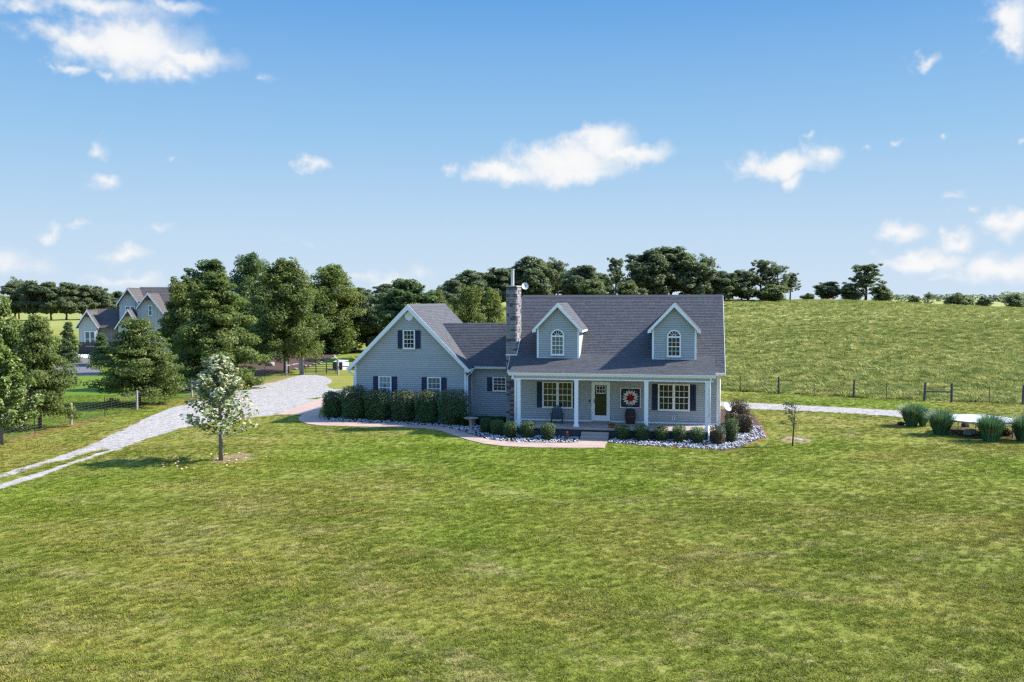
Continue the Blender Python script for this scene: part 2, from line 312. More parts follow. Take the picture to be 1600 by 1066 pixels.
# ------------------------------------------------------------------ object helpers
def tag(o, label=None, cat=None, group=None, kind=None):
    if label: o['label'] = label
    if cat: o['category'] = cat
    if group: o['group'] = group
    if kind: o['kind'] = kind
    return o
def empty(name, loc=(0, 0, 0), rz=0., label=None, cat=None, group=None):
    o = bpy.data.objects.new(name, None); COL.objects.link(o); o.location = loc; o.rotation_euler = (0, 0, rz)
    return tag(o, label, cat, group)
class MB:
    def __init__(s): s.v = []; s.f = []; s.m = []
    def quad(s, a, b, c, d, mi=0):
        i = len(s.v); s.v += [a, b, c, d]; s.f.append((i, i + 1, i + 2, i + 3)); s.m.append(mi)
    def tri(s, a, b, c, mi=0):
        i = len(s.v); s.v += [a, b, c]; s.f.append((i, i + 1, i + 2)); s.m.append(mi)
    def poly(s, P, mi=0):
        i = len(s.v); s.v += list(P); s.f.append(tuple(range(i, i + len(P)))); s.m.append(mi)
    def box(s, x0, y0, z0, x1, y1, z1, mi=0):
        i = len(s.v); x0, x1 = min(x0, x1), max(x0, x1); y0, y1 = min(y0, y1), max(y0, y1); z0, z1 = min(z0, z1), max(z0, z1)
        s.v += [(x0, y0, z0), (x1, y0, z0), (x1, y1, z0), (x0, y1, z0), (x0, y0, z1), (x1, y0, z1), (x1, y1, z1), (x0, y1, z1)]
        for f in ((0, 3, 2, 1), (4, 5, 6, 7), (0, 1, 5, 4), (1, 2, 6, 5), (2, 3, 7, 6), (3, 0, 4, 7)):
            s.f.append(tuple(i + k for k in f)); s.m.append(mi)
    def prism(s, P, ext, mi=0):
        """closed prism: outline P (3D points), swept by the vector ext"""
        n = len(P); i = len(s.v); e = Vector(ext)
        s.v += [tuple(p) for p in P] + [tuple(Vector(p) + e) for p in P]
        s.f.append(tuple(range(i + n - 1, i - 1, -1))); s.f.append(tuple(range(i + n, i + 2 * n))); s.m += [mi, mi]
        for k in range(n):
            a, b = i + k, i + (k + 1) % n
            s.f.append((a, b, b + n, a + n)); s.m.append(mi)
    def bar(s, a, b, w, h=None, mi=0, up=(0, 0, 1)):
        """box beam from a to b"""
        h = h or w; a = Vector(a); b = Vector(b); d = (b - a).normalized(); u = Vector(up)
        if abs(d.dot(u)) > .99: u = Vector((0, 1, 0))
        r = d.cross(u).normalized() * (w / 2); u = r.cross(d).normalized() * (h / 2)
        i = len(s.v)
        for p in (a, b):
            s.v += [tuple(p - r - u), tuple(p + r - u), tuple(p + r + u), tuple(p - r + u)]
        for f in ((0, 1, 2, 3), (7, 6, 5, 4), (0, 4, 5, 1), (1, 5, 6, 2), (2, 6, 7, 3), (3, 7, 4, 0)):
            s.f.append(tuple(i + k for k in f)); s.m.append(mi)
    def tube(s, pts, radii, n=8, mi=0, cap=True):
        pts = [Vector(p) for p in pts]
        if isinstance(radii, (int, float)): radii = [radii] * len(pts)
        i0 = len(s.v)
        for k, p in enumerate(pts):
            d = (pts[min(k + 1, len(pts) - 1)] - pts[max(k - 1, 0)]).normalized()
            u = Vector((0, 0, 1)) if abs(d.z) < .9 else Vector((1, 0, 0))
            r = d.cross(u).normalized(); u = r.cross(d)
            for j in range(n):
                t = 2 * PI * j / n
                s.v.append(tuple(p + (r * math.cos(t) + u * math.sin(t)) * radii[k]))
        for k in range(len(pts) - 1):
            for j in range(n):
                a = i0 + k * n + j; b = i0 + k * n + (j + 1) % n
                s.f.append((a, b, b + n, a + n)); s.m.append(mi)
        if cap:
            s.f.append(tuple(i0 + j for j in range(n - 1, -1, -1))); e = i0 + (len(pts) - 1) * n
            s.f.append(tuple(e + j for j in range(n))); s.m += [mi, mi]
    def lathe(s, prof, n=16, c=(0, 0, 0), mi=0):
        s.tube([(c[0], c[1], c[2] + z) for r, z in prof], [max(r, 1e-4) for r, z in prof], n, mi)
    def build(s, name, mats, parent=None, smooth=False, kind=None, link=True):
        me = bpy.data.meshes.new(name); me.from_pydata([tuple(v) for v in s.v], [], s.f)
        mats = mats if isinstance(mats, (list, tuple)) else [mats]
        for q in mats: me.materials.append(M[q] if isinstance(q, str) else q)
        if len(mats) > 1: me.polygons.foreach_set('material_index', s.m)
        if smooth: me.polygons.foreach_set('use_smooth', [True] * len(s.f))
        me.update()
        o = bpy.data.objects.new(name, me)
        if link: COL.objects.link(o)
        if parent: o.parent = parent
        if kind: o['kind'] = kind
        return o
def fix_normals(o):
    bm = bmesh.new(); bm.from_mesh(o.data); bmesh.ops.recalc_face_normals(bm, faces=bm.faces); bm.to_mesh(o.data); bm.free(); return o
def bevel(o, w=.01, seg=2):
    md = o.modifiers.new('bevel', 'BEVEL'); md.width = w; md.segments = seg; md.limit_method = 'ANGLE'; return o
def share(o, name=None, parent=None, loc=None, rot=None, scale=None):
    c = o.copy(); COL.objects.link(c)
    if name: c.name = name
    if parent is not None: c.parent = parent
    if loc is not None: c.location = loc
    if rot is not None: c.rotation_euler = rot
    if scale is not None: c.scale = scale
    return c
def copy_tree(o, parent=None):
    c = o.copy(); COL.objects.link(c)
    if parent is not None: c.parent = parent
    for ch in o.children: copy_tree(ch, c)
    return c
def np_mesh(name, V, Fq, mats, mi=None, parent=None, kind=None, link=True, smooth=False):
    """mesh from arrays of equal-sided faces"""
    V = np.asarray(V, np.float32); Fq = np.asarray(Fq, np.int32); k = Fq.shape[1]
    me = bpy.data.meshes.new(name)
    me.vertices.add(len(V)); me.vertices.foreach_set('co', V.ravel())
    me.loops.add(Fq.size); me.loops.foreach_set('vertex_index', Fq.ravel())
    me.polygons.add(len(Fq)); me.polygons.foreach_set('loop_start', np.arange(0, Fq.size, k, dtype=np.int32))
    for q in (mats if isinstance(mats, (list, tuple)) else [mats]): me.materials.append(M[q])
    if mi is not None: me.polygons.foreach_set('material_index', np.asarray(mi, np.int32))
    if smooth: me.polygons.foreach_set('use_smooth', np.ones(len(Fq), bool))
    me.update(calc_edges=True)
    o = bpy.data.objects.new(name, me)
    if link: COL.objects.link(o)
    if parent: o.parent = parent
    if kind: o['kind'] = kind
    return o

# ------------------------------------------------------------------ terrain
def sstep(a, b, x): t = np.clip((x - a) / (b - a), 0, 1); return t * t * (3 - 2 * t)
def H(x, y):
    x = np.asarray(x, float); y = np.asarray(y, float)
    dx, dy = x - CAM[0], y - CAM[1]
    d = dx * _fwd[0] + dy * _fwd[1]; s = dx * _right[0] + dy * _right[1]
    A = 7.15 * sstep(-75, 25, s) * (1 - .30 * sstep(60, 130, s))
    d0 = 67 + 66 * sstep(4, -13, s); t = np.clip((d - d0) / (195 - d0), 0, 1); prof = .55 * t + .45 * t * t * (3 - 2 * t)
    z = A * prof - A * .5 * sstep(200, 330, d)
    z = z + 1.6 * sstep(115, 265, d) * sstep(0, -80, s) + 1.5 * sstep(250, 480, d)
    z = z + 4.5 * np.exp(-((d - 780) / 190) ** 2 - ((s - 470) / 210) ** 2) + 2.5 * np.exp(-((d - 560) / 120) ** 2 - ((s + 330) / 160) ** 2)
    z = z + .12 * sstep(70, 100, d) * sstep(-8, 6, s) * np.sin(x * .11) * np.cos(y * .09 + x * .03)
    z = z - 2.0 * sstep(900, 2500, d)
    return -.55 + z
def hz(x, y): return float(H(x, y))
def tonp(P): return np.array(P, float)
def inside(P, X, Y):
    P = tonp(P); n = len(P); r = np.zeros(X.shape, bool)
    for i in range(n):
        x1, y1 = P[i]; x2, y2 = P[(i + 1) % n]
        c = ((y1 > Y) != (y2 > Y)) & (X < (x2 - x1) * (Y - y1) / (y2 - y1 + 1e-12) + x1)
        r ^= c
    return r
FENCE_R = [gp(u, v) for u, v in ((1156.6, 614.7), (1216.7, 617.5), (1272, 619.5), (1333.8, 621.9), (1385, 624), (1444, 626.5), (1486.8, 628.4), (1545.6, 630.2), (1598, 632))]
FENCE_L = [gp(u, v) for u, v in ((2.5, 691.5), (54.5, 678), (111, 664), (164, 652), (214, 640.6), (258, 631), (300, 622), (343, 611.5), (382, 603), (414, 594.5), (447.6, 587), (471, 583.5))]
def build_ground():
    dd = np.concatenate([-np.geomspace(400, 6, 14), np.linspace(0, 100, 120), np.geomspace(101, 4200, 110)])
    ss = np.concatenate([-np.geomspace(3200, 62, 60), np.linspace(-60, 60, 120), np.geomspace(62, 3200, 60)])
    D, Sx = np.meshgrid(dd, ss, indexing='ij')
    X = CAM[0] + D * _fwd[0] + Sx * _right[0]; Y = CAM[1] + D * _fwd[1] + Sx * _right[1]
    Z = H(X, Y); n, m = D.shape
    V = np.stack([X, Y, Z], -1).reshape(-1, 3)
    i = (np.arange(n - 1)[:, None] * m + np.arange(m - 1)[None]).ravel()
    Fq = np.stack([i, i + 1, i + m + 1, i + m], 1)
    o = np_mesh('ground', V, Fq, 'ground', kind='structure', smooth=True)
    # field: beyond the right-hand fence line, and far land
    p0, p1 = np.array(FENCE_R[0]), np.array(FENCE_R[-1]); dr = (p1 - p0) / np.linalg.norm(p1 - p0); nr = np.array([-dr[1], dr[0]])
    dist = (X - p0[0]) * nr[0] + (Y - p0[1]) * nr[1]
    f = sstep(-.2, 1.2, dist) * sstep(-22, -10, X)
    l0, l1 = np.array(FENCE_L[0]), np.array(FENCE_L[8]); dl = (l1 - l0) / np.linalg.norm(l1 - l0); nl = np.array([-dl[1], dl[0]])
    dl_ = (X - l0[0]) * nl[0] + (Y - l0[1]) * nl[1]
    lush = sstep(-.5, 2, dl_) * sstep(140, 60, D) * sstep(-5, -15, X) * .75
    far = sstep(150, 230, D)
    for nm, a in (('field', np.clip(f + far * .6, 0, 1)), ('lush', lush)):
        at = o.data.attributes.new(nm, 'FLOAT', 'POINT'); at.data.foreach_set('value', a.ravel().astype(np.float32))
    return nr, p0, nl, l0
NR, P0R, NL, P0L = build_ground()

def rough_outline(P, step=.5, amp=.12, seed=1):
    r = random.Random(seed); out = []
    for i in range(len(P)):
        a = Vector(P[i]); b = Vector(P[(i + 1) % len(P)]); n = max(1, int((b - a).length / step)); nn = Vector((-(b - a).y, (b - a).x)).normalized()
        for k in range(n): out.append(tuple(a.lerp(b, k / n) + nn * r.uniform(-amp, amp)))
    return out
def sheet(name, P, z, m, thick=0., rough=0., parent=None, kind='structure', seed=1, step=.5):
    if rough: P = rough_outline(P, step, rough, seed)
    bm = bmesh.new(); vs = [bm.verts.new((p[0], p[1], z)) for p in P]
    f = bm.faces.new(vs); f.normal_update()
    if f.normal.z < 0: f.normal_flip()
    if thick:
        r = bmesh.ops.extrude_face_region(bm, geom=[f]); 
        for v in [q for q in r['geom'] if isinstance(q, bmesh.types.BMVert)]: v.co.z += thick
        bmesh.ops.recalc_face_normals(bm, faces=bm.faces)
    bmesh.ops.triangulate(bm, faces=[q for q in bm.faces if len(q.verts) > 4])
    me = bpy.data.meshes.new(name); bm.to_mesh(me); bm.free(); me.materials.append(M[m])
    o = bpy.data.objects.new(name, me); COL.objects.link(o)
    if parent: o.parent = parent
    if kind: o['kind'] = kind
    return o
g_ = lambda *L: [gp(u, v) for u, v in L]
# gravel drive with a grassy strip between its two wheel tracks
DRIVE = g_((-90, 775), (0, 741), (40, 729), (82, 716.5), (128, 701), (165, 684), (200, 668), (235, 650), (270, 637), (300, 629), (330, 619), (365, 611), (400, 602), (430, 597), (455, 590), (474, 585.5), (492, 585.5), (508, 588.5), (519, 593.5), (517, 598), (511, 601.5), (513, 606), (522, 608.2), (556, 608.8), (562, 617.5), (530, 619.4), (500, 621), (478, 624), (498, 624.5), (466, 635.5), (430, 648.5), (404, 651.5), (380, 653), (330, 660), (300, 666), (270, 673), (235, 684), (205, 694.5), (190, 700), (176, 702), (160, 703.5), (140, 707), (105, 718), (82, 722.5), (40, 735), (0, 747), (-90, 781))
TRACK2 = g_((-90, 793), (0, 757), (41, 744), (82, 732), (115, 722), (150, 709), (176, 702.6), (190, 700.5), (205, 695.5), (185, 703), (150, 714), (124, 721.5), (95, 733), (70, 742), (40, 752), (0, 764.7), (-90, 803))
sheet('bare_dirt', g_((82, 715.3), (128, 699.5), (165, 682.3), (200, 666.3), (235, 648.6), (270, 635.8), (300, 628), (330, 618.2), (365, 610.3), (400, 601.4), (430, 596.4), (455, 589.6), (462, 589.8), (430, 598.5), (400, 604), (365, 613), (330, 621), (300, 631), (270, 639), (235, 653), (200, 671), (165, 687), (128, 704), (82, 718)), -.5475, 'red_dirt', rough=.13, seed=31)
sheet('driveway', DRIVE, -.546, 'gravel', rough=.10, seed=3)
sheet('driveway_track', TRACK2, -.545, 'gravel', rough=.10, seed=4)
BACKDRIVE = g_((1000, 622), (1125, 627.7), (1211, 631.4), (1260, 634), (1340, 638), (1412, 642.5), (1487, 647.5), (1540, 650), (1590, 654), (1700, 662), (1700, 676), (1590, 666.5), (1500, 659), (1412, 652.3), (1340, 646.6), (1259, 642.5), (1166, 639), (1125, 635), (1000, 629))
sheet('back_driveway', BACKDRIVE, -.546, 'gravel', rough=.07, seed=5)
APRON = g_((430, 648.5), (466, 635.5), (501, 622.5), (520, 622.5), (520, 632), (500, 640), (498, 651), (475, 648.4))
PATH = g_((475, 648.4), (498, 651), (500, 655), (520, 658.5), (560, 660.5), (600, 662), (640, 664), (680, 666), (700, 669), (720, 674.5), (740, 681), (760, 687), (780, 690), (810, 692), (850, 692.8), (890, 692.8), (903, 692), (906, 686.5), (951, 687.5), (944, 700.6), (900, 700.8), (840, 700.3), (790, 698.2), (755, 694), (730, 687.8), (705, 679.5), (688, 673.5), (660, 669.5), (620, 668.3), (560, 667.3), (500, 665.6), (480, 663), (468, 658.5), (466.5, 654), (470, 650))
sheet('concrete_apron', APRON, -.60, 'path', thick=.075)
sheet('path', PATH, -.60, 'path', thick=.085)
BED = g_((498, 651), (500, 655), (520, 658.5), (560, 660.5), (600, 662), (640, 664), (680, 666), (700, 669), (720, 674.5), (740, 681), (760, 687), (780, 690), (810, 692), (850, 692.8), (890, 692.8), (903, 692), (906, 686.5), (951, 687.5), (950, 692.5), (975, 694), (1000, 696.5), (1050, 699.3), (1110, 703), (1135, 703.5), (1152, 700.5), (1168, 693), (1196, 683.5), (1191, 669), (1180, 651), (1170, 643), (1150, 637.5), (1122, 640), (1110, 668), (800, 660), (735, 646), (560, 640))
sheet('planting_bed', BED, -.548, 'mulch', rough=.05, seed=8)
EDGE = g_((1110, 703), (1135, 703.5), (1152, 700.5), (1168, 693), (1196, 683.5), (1191, 669), (1180, 651), (1183, 650), (1196, 668), (1201, 684), (1172, 695.5), (1154, 703.5), (1136, 706), (1120, 705))
sheet('bed_edge', EDGE, -.5455, 'red_dirt', rough=.08, seed=9)
MULCH = g_((372, 606), (384, 597), (400, 590), (425, 584), (447, 580), (470, 577), (492, 571), (508, 563), (520, 557), (540, 553), (570, 551), (620, 549), (640, 545), (620, 541), (520, 540), (470, 540), (420, 545), (380, 551), (330, 560), (296, 575), (318, 592), (350, 603))
sheet('mulch_bank', MULCH, -.52, 'mulch', rough=.3, seed=10)
fl = [Vector(p) for p in FENCE_L]
dl = (fl[8] - fl[0]).normalized(); nl2 = Vector((-dl.y, dl.x))
sheet('bare_dirt', [tuple(p - nl2 * .55) for p in fl[:11]] + [tuple(p + nl2 * .05) for p in reversed(fl[:11])], -.5465, 'red_dirt', rough=.16, seed=12)
def blob(name, u, v, rx, ry, m, z=-.5455, seed=0):
    x, y = gp(u, v); r = random.Random(seed)
    sheet(name, [(x + rx * math.cos(t) * (1 + .3 * r.uniform(-1, 1)), y + ry * math.sin(t) * (1 + .3 * r.uniform(-1, 1))) for t in np.linspace(0, 2 * PI, 26)[:-1]], z, m, kind='structure')
blob('bare_soil', 366, 715.5, 1.0, 1.3, 'straw_dirt', seed=2); blob('bare_soil', 1245, 687, .8, 1.3, 'straw_dirt', seed=3)
blob('bare_soil', 1408, 664, .9, 1.0, 'red_dirt', seed=5)
sheet('neighbour_drive', g_((60, 588), (157, 586), (150, 562), (112, 560), (60, 562)), -.53, 'asphalt', rough=.3, seed=6)
sheet('neighbour_walk', g_((110, 558.5), (150, 560), (165, 554), (122, 554)), -.525, 'mat_white', rough=.2, seed=7)
sheet('garden_plot', g_((1478, 672), (1488, 667), (1540, 672), (1580, 672), (1600, 674), (1600, 686), (1570, 687), (1520, 685), (1495, 680)), -.545, 'mulch', rough=.12, seed=14)

# ------------------------------------------------------------------ house
GZ = -.55
def clip_iv(P, z):
    """x interval of a convex outline (x, z) at height z"""
    xs = []
    for i in range(len(P)):
        (x1, z1), (x2, z2) = P[i], P[(i + 1) % len(P)]
        if (z1 - z) * (z2 - z) <= 0 and z1 != z2: xs.append(x1 + (z - z1) / (z2 - z1) * (x2 - x1))
    return (min(xs), max(xs)) if len(xs) >= 2 else None
def siding(mb, P, place, ex=.128, lap=.030):
    """lap boards over a convex outline; place(a, z, out) gives the 3D point"""
    z0, z1 = min(p[1] for p in P), max(p[1] for p in P); n = max(1, round((z1 - z0) / ex)); ex = (z1 - z0) / n
    for k in range(n):
        a, b = z0 + k * ex, z0 + (k + 1) * ex
        i0, i1 = clip_iv(P, a + 1e-4), clip_iv(P, b - 1e-4)
        if not i0 or not i1: continue
        g = a + .030
        mb.quad(place(i0[0], g, lap), place(i0[1], g, lap), place(i1[1], b, .006), place(i1[0], b, .006))
        mb.quad(place(i0[0], g, 0), place(i0[1], g, 0), place(i0[1], g, lap), place(i0[0], g, lap)); mb.quad(place(i1[0], b, .006), place(i1[1], b, .006), place(i1[1], b, 0), place(i1[0], b, 0))
def shingles(mb, A, B, C, D, ex=.135, tab=.33, seed=0, th=.014):
    """shingle courses on the slope A-B (eave) to D-C (ridge)"""
    r = random.Random(seed); A, B, C, D = map(Vector, (A, B, C, D)); n = (B - A).cross(D - A).normalized()
    L = (D - A).length; k = max(1, round(L / ex))
    for i in range(k):
        t0, t1 = i / k, min(1, (i + 1.02) / k)
        p0, p1, q0, q1 = A.lerp(D, t0), B.lerp(C, t0), A.lerp(D, t1), B.lerp(C, t1)
        w = (p1 - p0).length; cuts = [0]; x = r.uniform(.1, 1) * tab
        while x < w - .05: cuts.append(x / w); x += tab * r.uniform(.7, 1.3)
        cuts.append(1)
        for a, b in zip(cuts[:-1], cuts[1:]):
            h = n * (th + r.uniform(0, .006)); lo = n * .002
            g = .006 / w
            mb.v += [tuple(p0.lerp(p1, a + g) + h), tuple(p0.lerp(p1, b - g) + h), tuple(q0.lerp(q1, b - g) + lo), tuple(q0.lerp(q1, a + g) + lo), tuple(p0.lerp(p1, a + g)), tuple(p0.lerp(p1, b - g))]
            j = len(mb.v) - 6
            mb.f += [(j, j + 1, j + 2, j + 3), (j + 4, j + 5, j + 1, j)]; mb.m += [0, 0]
def slab(A, B, C, D, th=.1):
    mb = MB(); A, B, C, D = map(Vector, (A, B, C, D)); n = (B - A).cross(D - A).normalized()
    mb.prism([A, B, C, D], -n * th); return mb
house = empty('house', (0, 0, 0), 0, 'blue grey lap sided house with dark shingle roof, two dormers and a long white porch', 'house')
def roof(parts, pn='roof'):
    ro = None
    for i, (A, B, C, D) in enumerate(parts):
        o = fix_normals(slab(A, B, C, D).build(pn, 'shingle', house))
        mb = MB(); shingles(mb, A, B, C, D, seed=i + len(pn)); mb.build('shingles', 'shingle', o, kind='stuff')
HW, OV = 11.489, .35
EY, EZ, RY, RZ = -.389, 2.906, 4.485, 7.169
# walls: solid cores with lap siding on the faces
def wall_front(name, P, y, xoff=0.):
    mb = MB(); mb.prism([(x, y + .0, z) for x, z in P], (0, .18, 0)); w = fix_normals(mb.build(name, 'siding', house))
    sb = MB(); siding(sb, P, lambda a, z, o: (a, y - .004 - o, z)); sb.build('siding', 'siding', w, kind='stuff')
    return w
def wall_side(name, P, x, sgn):
    mb = MB(); mb.prism([(x, y, z) for y, z in P], (-.18 * sgn, 0, 0)); w = fix_normals(mb.build(name, 'siding', house))
    sb = MB(); siding(sb, P, lambda a, z, o: (x + sgn * (.004 + o), a, z)); sb.build('siding', 'siding', w, kind='stuff')
    return w
WT = EZ + (0 - EY) * (RZ - EZ) / (RY - EY) - .12
wall_front('wall', [(.0, -.02), (HW, -.02), (HW, WT), (0, WT)], 0)
wall_front('wall', [(0, -.02), (HW, -.02), (HW, WT), (0, WT)], 2 * RY - .18)
gp_ = [(0.02, -.02), (2 * RY - .02, -.02), (2 * RY - .02, WT), (RY, RZ - .14), (.02, WT)]
wall_side('wall', gp_, HW, 1); wall_side('wall', gp_, 0, -1)
mb = MB(); mb.box(.02, .03, GZ - .3, HW - .02, 2 * RY - .03, -.02); mb.build('foundation', 'dark_stone', house)
roof([((-OV, EY, EZ), (HW + OV, EY, EZ), (HW + OV, RY, RZ), (-OV, RY, RZ)), ((HW + OV, 2 * RY - EY, EZ), (-OV, 2 * RY - EY, EZ), (-OV, RY, RZ), (HW + OV, RY, RZ))])
mb = MB(); mb.prism([(-OV, RY - .16, RZ - .11), (-OV, RY, RZ + .035), (-OV, RY + .16, RZ - .11)], (HW + 2 * OV, 0, 0)); fix_normals(mb.build('ridge_cap', 'shingle', house))
# porch roof
GY, GZ2, BY, BZ = -2.34, 2.926, .569, 3.744
PX0, PX1 = .126, 11.285
roof([((PX0, GY, GZ2), (PX1, GY, GZ2), (PX1, BY + .04, BZ + .012), (PX0, BY + .04, BZ + .012))], 'porch_roof')
# fascia, gutters, soffits
def trim(x0, y0, z0, x1, y1, z1, name='trim', m='white_trim', bev=.0, parent=None):
    mb = MB(); mb.box(x0, y0, z0, x1, y1, z1); o = mb.build(name, m, parent or house)
    if bev: bevel(o, bev)
    return o
def gutter(x0, x1, y, z, name='gutter'):
    """K-style gutter running along X, front face at y - .12"""
    P = [(y, z - .13), (y - .075, z - .13), (y - .09, z - .07), (y - .12, z - .045), (y - .12, z), (y - .105, z), (y - .105, z - .03), (y - .02, z - .1), (y - .015, z), (y, z)]
    mb = MB(); mb.prism([(x0, a, b) for a, b in P], (x1 - x0, 0, 0)); return fix_normals(mb.build(name, 'white_trim', house))
gutter(PX0 - .04, PX1 + .02, GY + .03, GZ2 - .015)
trim(PX0, GY + .032, GZ2 - .2, PX1, GY + .06, GZ2 - .03, 'fascia')
PB = -2.185
trim(PX0 + .12, PB - .10, 2.60, PX1 - .12, PB + .08, 2.76, 'porch_beam', 'siding')
trim(PX0 + .12, PB - .125, 2.535, PX1 - .12, PB + .105, 2.598, 'beam_trim')
trim(PX0 + .02, GY + .062, 2.762, PX1 - .02, -.02, 2.78, 'porch_ceiling')
for x in (PX0, PX1):   # closed cheeks of the porch roof
    mb = MB(); mb.prism([(x - .012 if x > 5 else x + .012, GY + .07, 2.79), (x - .012 if x > 5 else x + .012, -.03, 2.79), (x - .012 if x > 5 else x + .012, -.03, 3.45), (x - .012 if x > 5 else x + .012, GY + .07, 2.82)], (.012 if x < 5 else -.012, 0, 0)); fix_normals(mb.build('porch_cheek', 'siding', house))
# main eave pieces left and right of the porch roof, rake boards
gutter(PX1 + .03, HW + OV, EY + .01, EZ - .02); gutter(-OV, PX0 - .05, EY + .01, EZ - .02)
trim(PX1 + .03, EY + .012, EZ - .16, HW + OV, -.02, EZ - .142, 'soffit'); trim(-OV, EY + .012, EZ - .16, PX0 - .05, -.02, EZ - .142, 'soffit')
def rake(x, side):
    for a, b in (((EY, EZ), (RY, RZ)), ((2 * RY - EY, EZ), (RY, RZ))):
        mb = MB(); mb.prism([(x, a[0], a[1] - .02), (x, b[0], b[1] - .02), (x, b[0], b[1] - .24), (x, a[0], a[1] - .19)], (.022 * side, 0, 0)); fix_normals(mb.build('rake_board', 'white_trim', house))
rake(HW + OV + .002, 1); rake(-OV - .002, -1)
# corner boards, base trim
for x0, x1 in ((HW - .09, HW + .025), (-.025, .10)):
    trim(x0, -.042, -.5 if x0 > 5 else -.4, x1, .09, WT - .02, 'corner_board')
trim(.11, -.042, -.03, HW - .10, -.006, .035, 'base_trim')
# porch floor, skirt, steps
PFX0, PFX1, PFY = .12, 11.30, -2.72
mb = MB(); mb.box(PFX0, PFY, -.12, PFX1, -.005, -.03); bevel(mb.build('porch_floor', 'concrete', house), .012)
mb = MB(); mb.box(PFX0 + .07, PFY + .07, GZ - .3, PFX1 - .07, -.01, -.125); mb.build('porch_skirt', 'dark_stone', house)
for k, (ya, zt) in enumerate(((-3.42, -.37), (-3.07, -.215))):
    mb = MB(); mb.box(4.23, ya, GZ - .1, 5.70, PFY - .004 if k else -3.075, zt); bevel(mb.build('step', 'concrete', house), .012)
# columns
def column(x):
    c = MB(); c.box(x - .105, PB - .105, .10, x + .105, PB + .105, 2.46); c.box(x - .125, PB - .125, 2.46, x + .125, PB + .125, 2.534)
    o = bevel(c.build('porch_column', 'white_trim', house), .008)
    b = MB(); b.box(x - .14, PB - .14, -.028, x + .14, PB + .14, .07); b.box(x - .122, PB - .122, .07, x + .122, PB + .122, .10); b.build('column_base', 'white_trim', o)
for x in (.662, 3.864, 7.646, 10.857): column(x)
def downspout(pts, r=.045):
    mb = MB(); mb.tube(pts, r, 8); return mb.build('downspout', 'white_trim', house, smooth=True)
downspout([(.36, GY - .03, GZ2 - .13), (.36, GY - .03, 2.62), (.50, PB - .16, 2.47), (.50, PB - .17, .02)])
downspout([(.55, PB - .2, .2), (.60, -2.78, -.02), (.62, -2.80, -.30), (.66, -2.95, -.52)], .05)
downspout([(11.02, GY - .03, GZ2 - .13), (11.02, GY - .03, 2.66), (10.98, PB - .15, 2.5), (10.99, PB - .16, .04)])
downspout([(10.93, PB - .2, .2), (10.93, -2.78, -.02), (10.92, -2.80, -.34), (10.93, -2.92, -.52)], .05)
downspout([(HW + .07, EY - .02, EZ - .14), (HW + .07, -.10, EZ - .45), (HW + .07, -.08, -.45)])

# windows: frame and sash proud of the siding, glass between
def window(x0, x1, z0, z1, y, cols=3, rows=4, units=1, glass=('glass',), name='window', fw=.055, sillw=True, curtain=None, label=None):
    y = y - .02; fm = MB(); yo = y - .075
    fm.box(x0, yo, z0, x0 + fw, y + .017, z1); fm.box(x1 - fw, yo, z0, x1, y + .017, z1)
    fm.box(x0 + fw, yo, z1 - fw, x1 - fw, y + .017, z1); fm.box(x0 + fw, yo, z0, x1 - fw, y + .017, z0 + fw)
    if sillw: fm.box(x0 - .02, yo - .02, z0 - .045, x1 + .02, y + .017, z0 - .002)
    uw = (x1 - x0 - fw) / units
    for u in range(1, units): xm = x0 + fw / 2 + u * uw; fm.box(xm - .045, yo, z0 + fw, xm + .045, y + .017, z1 - fw)
    w = fm.build(name, 'white_trim', house)
    if label: w['label'] = label
    for u in range(units):
        a = x0 + fw + (u * uw + (.018 if u else 0)); b = x0 + fw / 2 + (u + 1) * uw - (.045 if u < units - 1 else fw / 2)
        c, d = z0 + fw, z1 - fw; zm = (c + d) / 2
        gl = glass[u % len(glass)]
        for lo, hi, dy in ((c, zm, .0), (zm, d, .012)):
            p = MB(); p.box(a, y - .032 - dy, lo, b, y - .02 - dy, hi); p.build('pane', gl, w)
        s = MB(); ys = y - .052
        s.box(a, ys - .012, zm - .022, b, y - .03, zm + .022)
        if cols:
            for k in range(1, cols): xm = a + (b - a) * k / cols; s.box(xm - .011, ys, c, xm + .011, y - .045, d)
            for k in range(1, rows):
                if k * 2 == rows: continue
                zz = c + (d - c) * k / rows; s.box(a, ys - .002, zz - .011, b, y - .045, zz + .011)
        for (p, q) in ((a, a + .03), (b - .03, b)): s.box(p, ys - .004, c, q, y - .034, d)
        s.build('sash_bars', 'white_trim', w)
        if curtain: 
            for (p, q, r_, t) in curtain: cu = MB(); cu.box(a + p * (b - a), y - .049, c + r_ * (d - c), a + q * (b - a), y - .0455, c + t * (d - c)); cu.build('curtain', 'curtain', w)
    return w
def shutter(x0, x1, z0, z1, y):
    y = y - .012; s = MB(); yo = y - .05
    s.box(x0, yo, z0, x0 + .05, y - .018, z1); s.box(x1 - .05, yo, z0, x1, y - .018, z1)
    zm = (z0 + z1) / 2
    for a, b in ((z0, z0 + .07), (zm - .035, zm + .035), (z1 - .07, z1)): s.box(x0 + .05, yo, a, x1 - .05, y - .018, b)
    o = s.build('shutter', 'shutter', house)
    l = MB()
    for a, b in ((z0 + .07, zm - .035), (zm + .035, z1 - .07)):
        n = max(3, int((b - a) / .05))
        for k in range(n):
            zc = a + (b - a) * (k + .5) / n
            l.quad((x0 + .05, yo + .008, zc - .026), (x1 - .05, yo + .008, zc - .026), (x1 - .05, yo + .026, zc + .026), (x0 + .05, yo + .026, zc + .026))
    l.build('louvres', 'shutter', o, kind='stuff')
window(1.63, 3.39, .73, 2.21, 0, 3, 4, 2, ('glass_lawn_reflection',))
shutter(1.31, 1.62, .72, 2.2, 0); shutter(3.41, 3.72, .72, 2.2, 0)
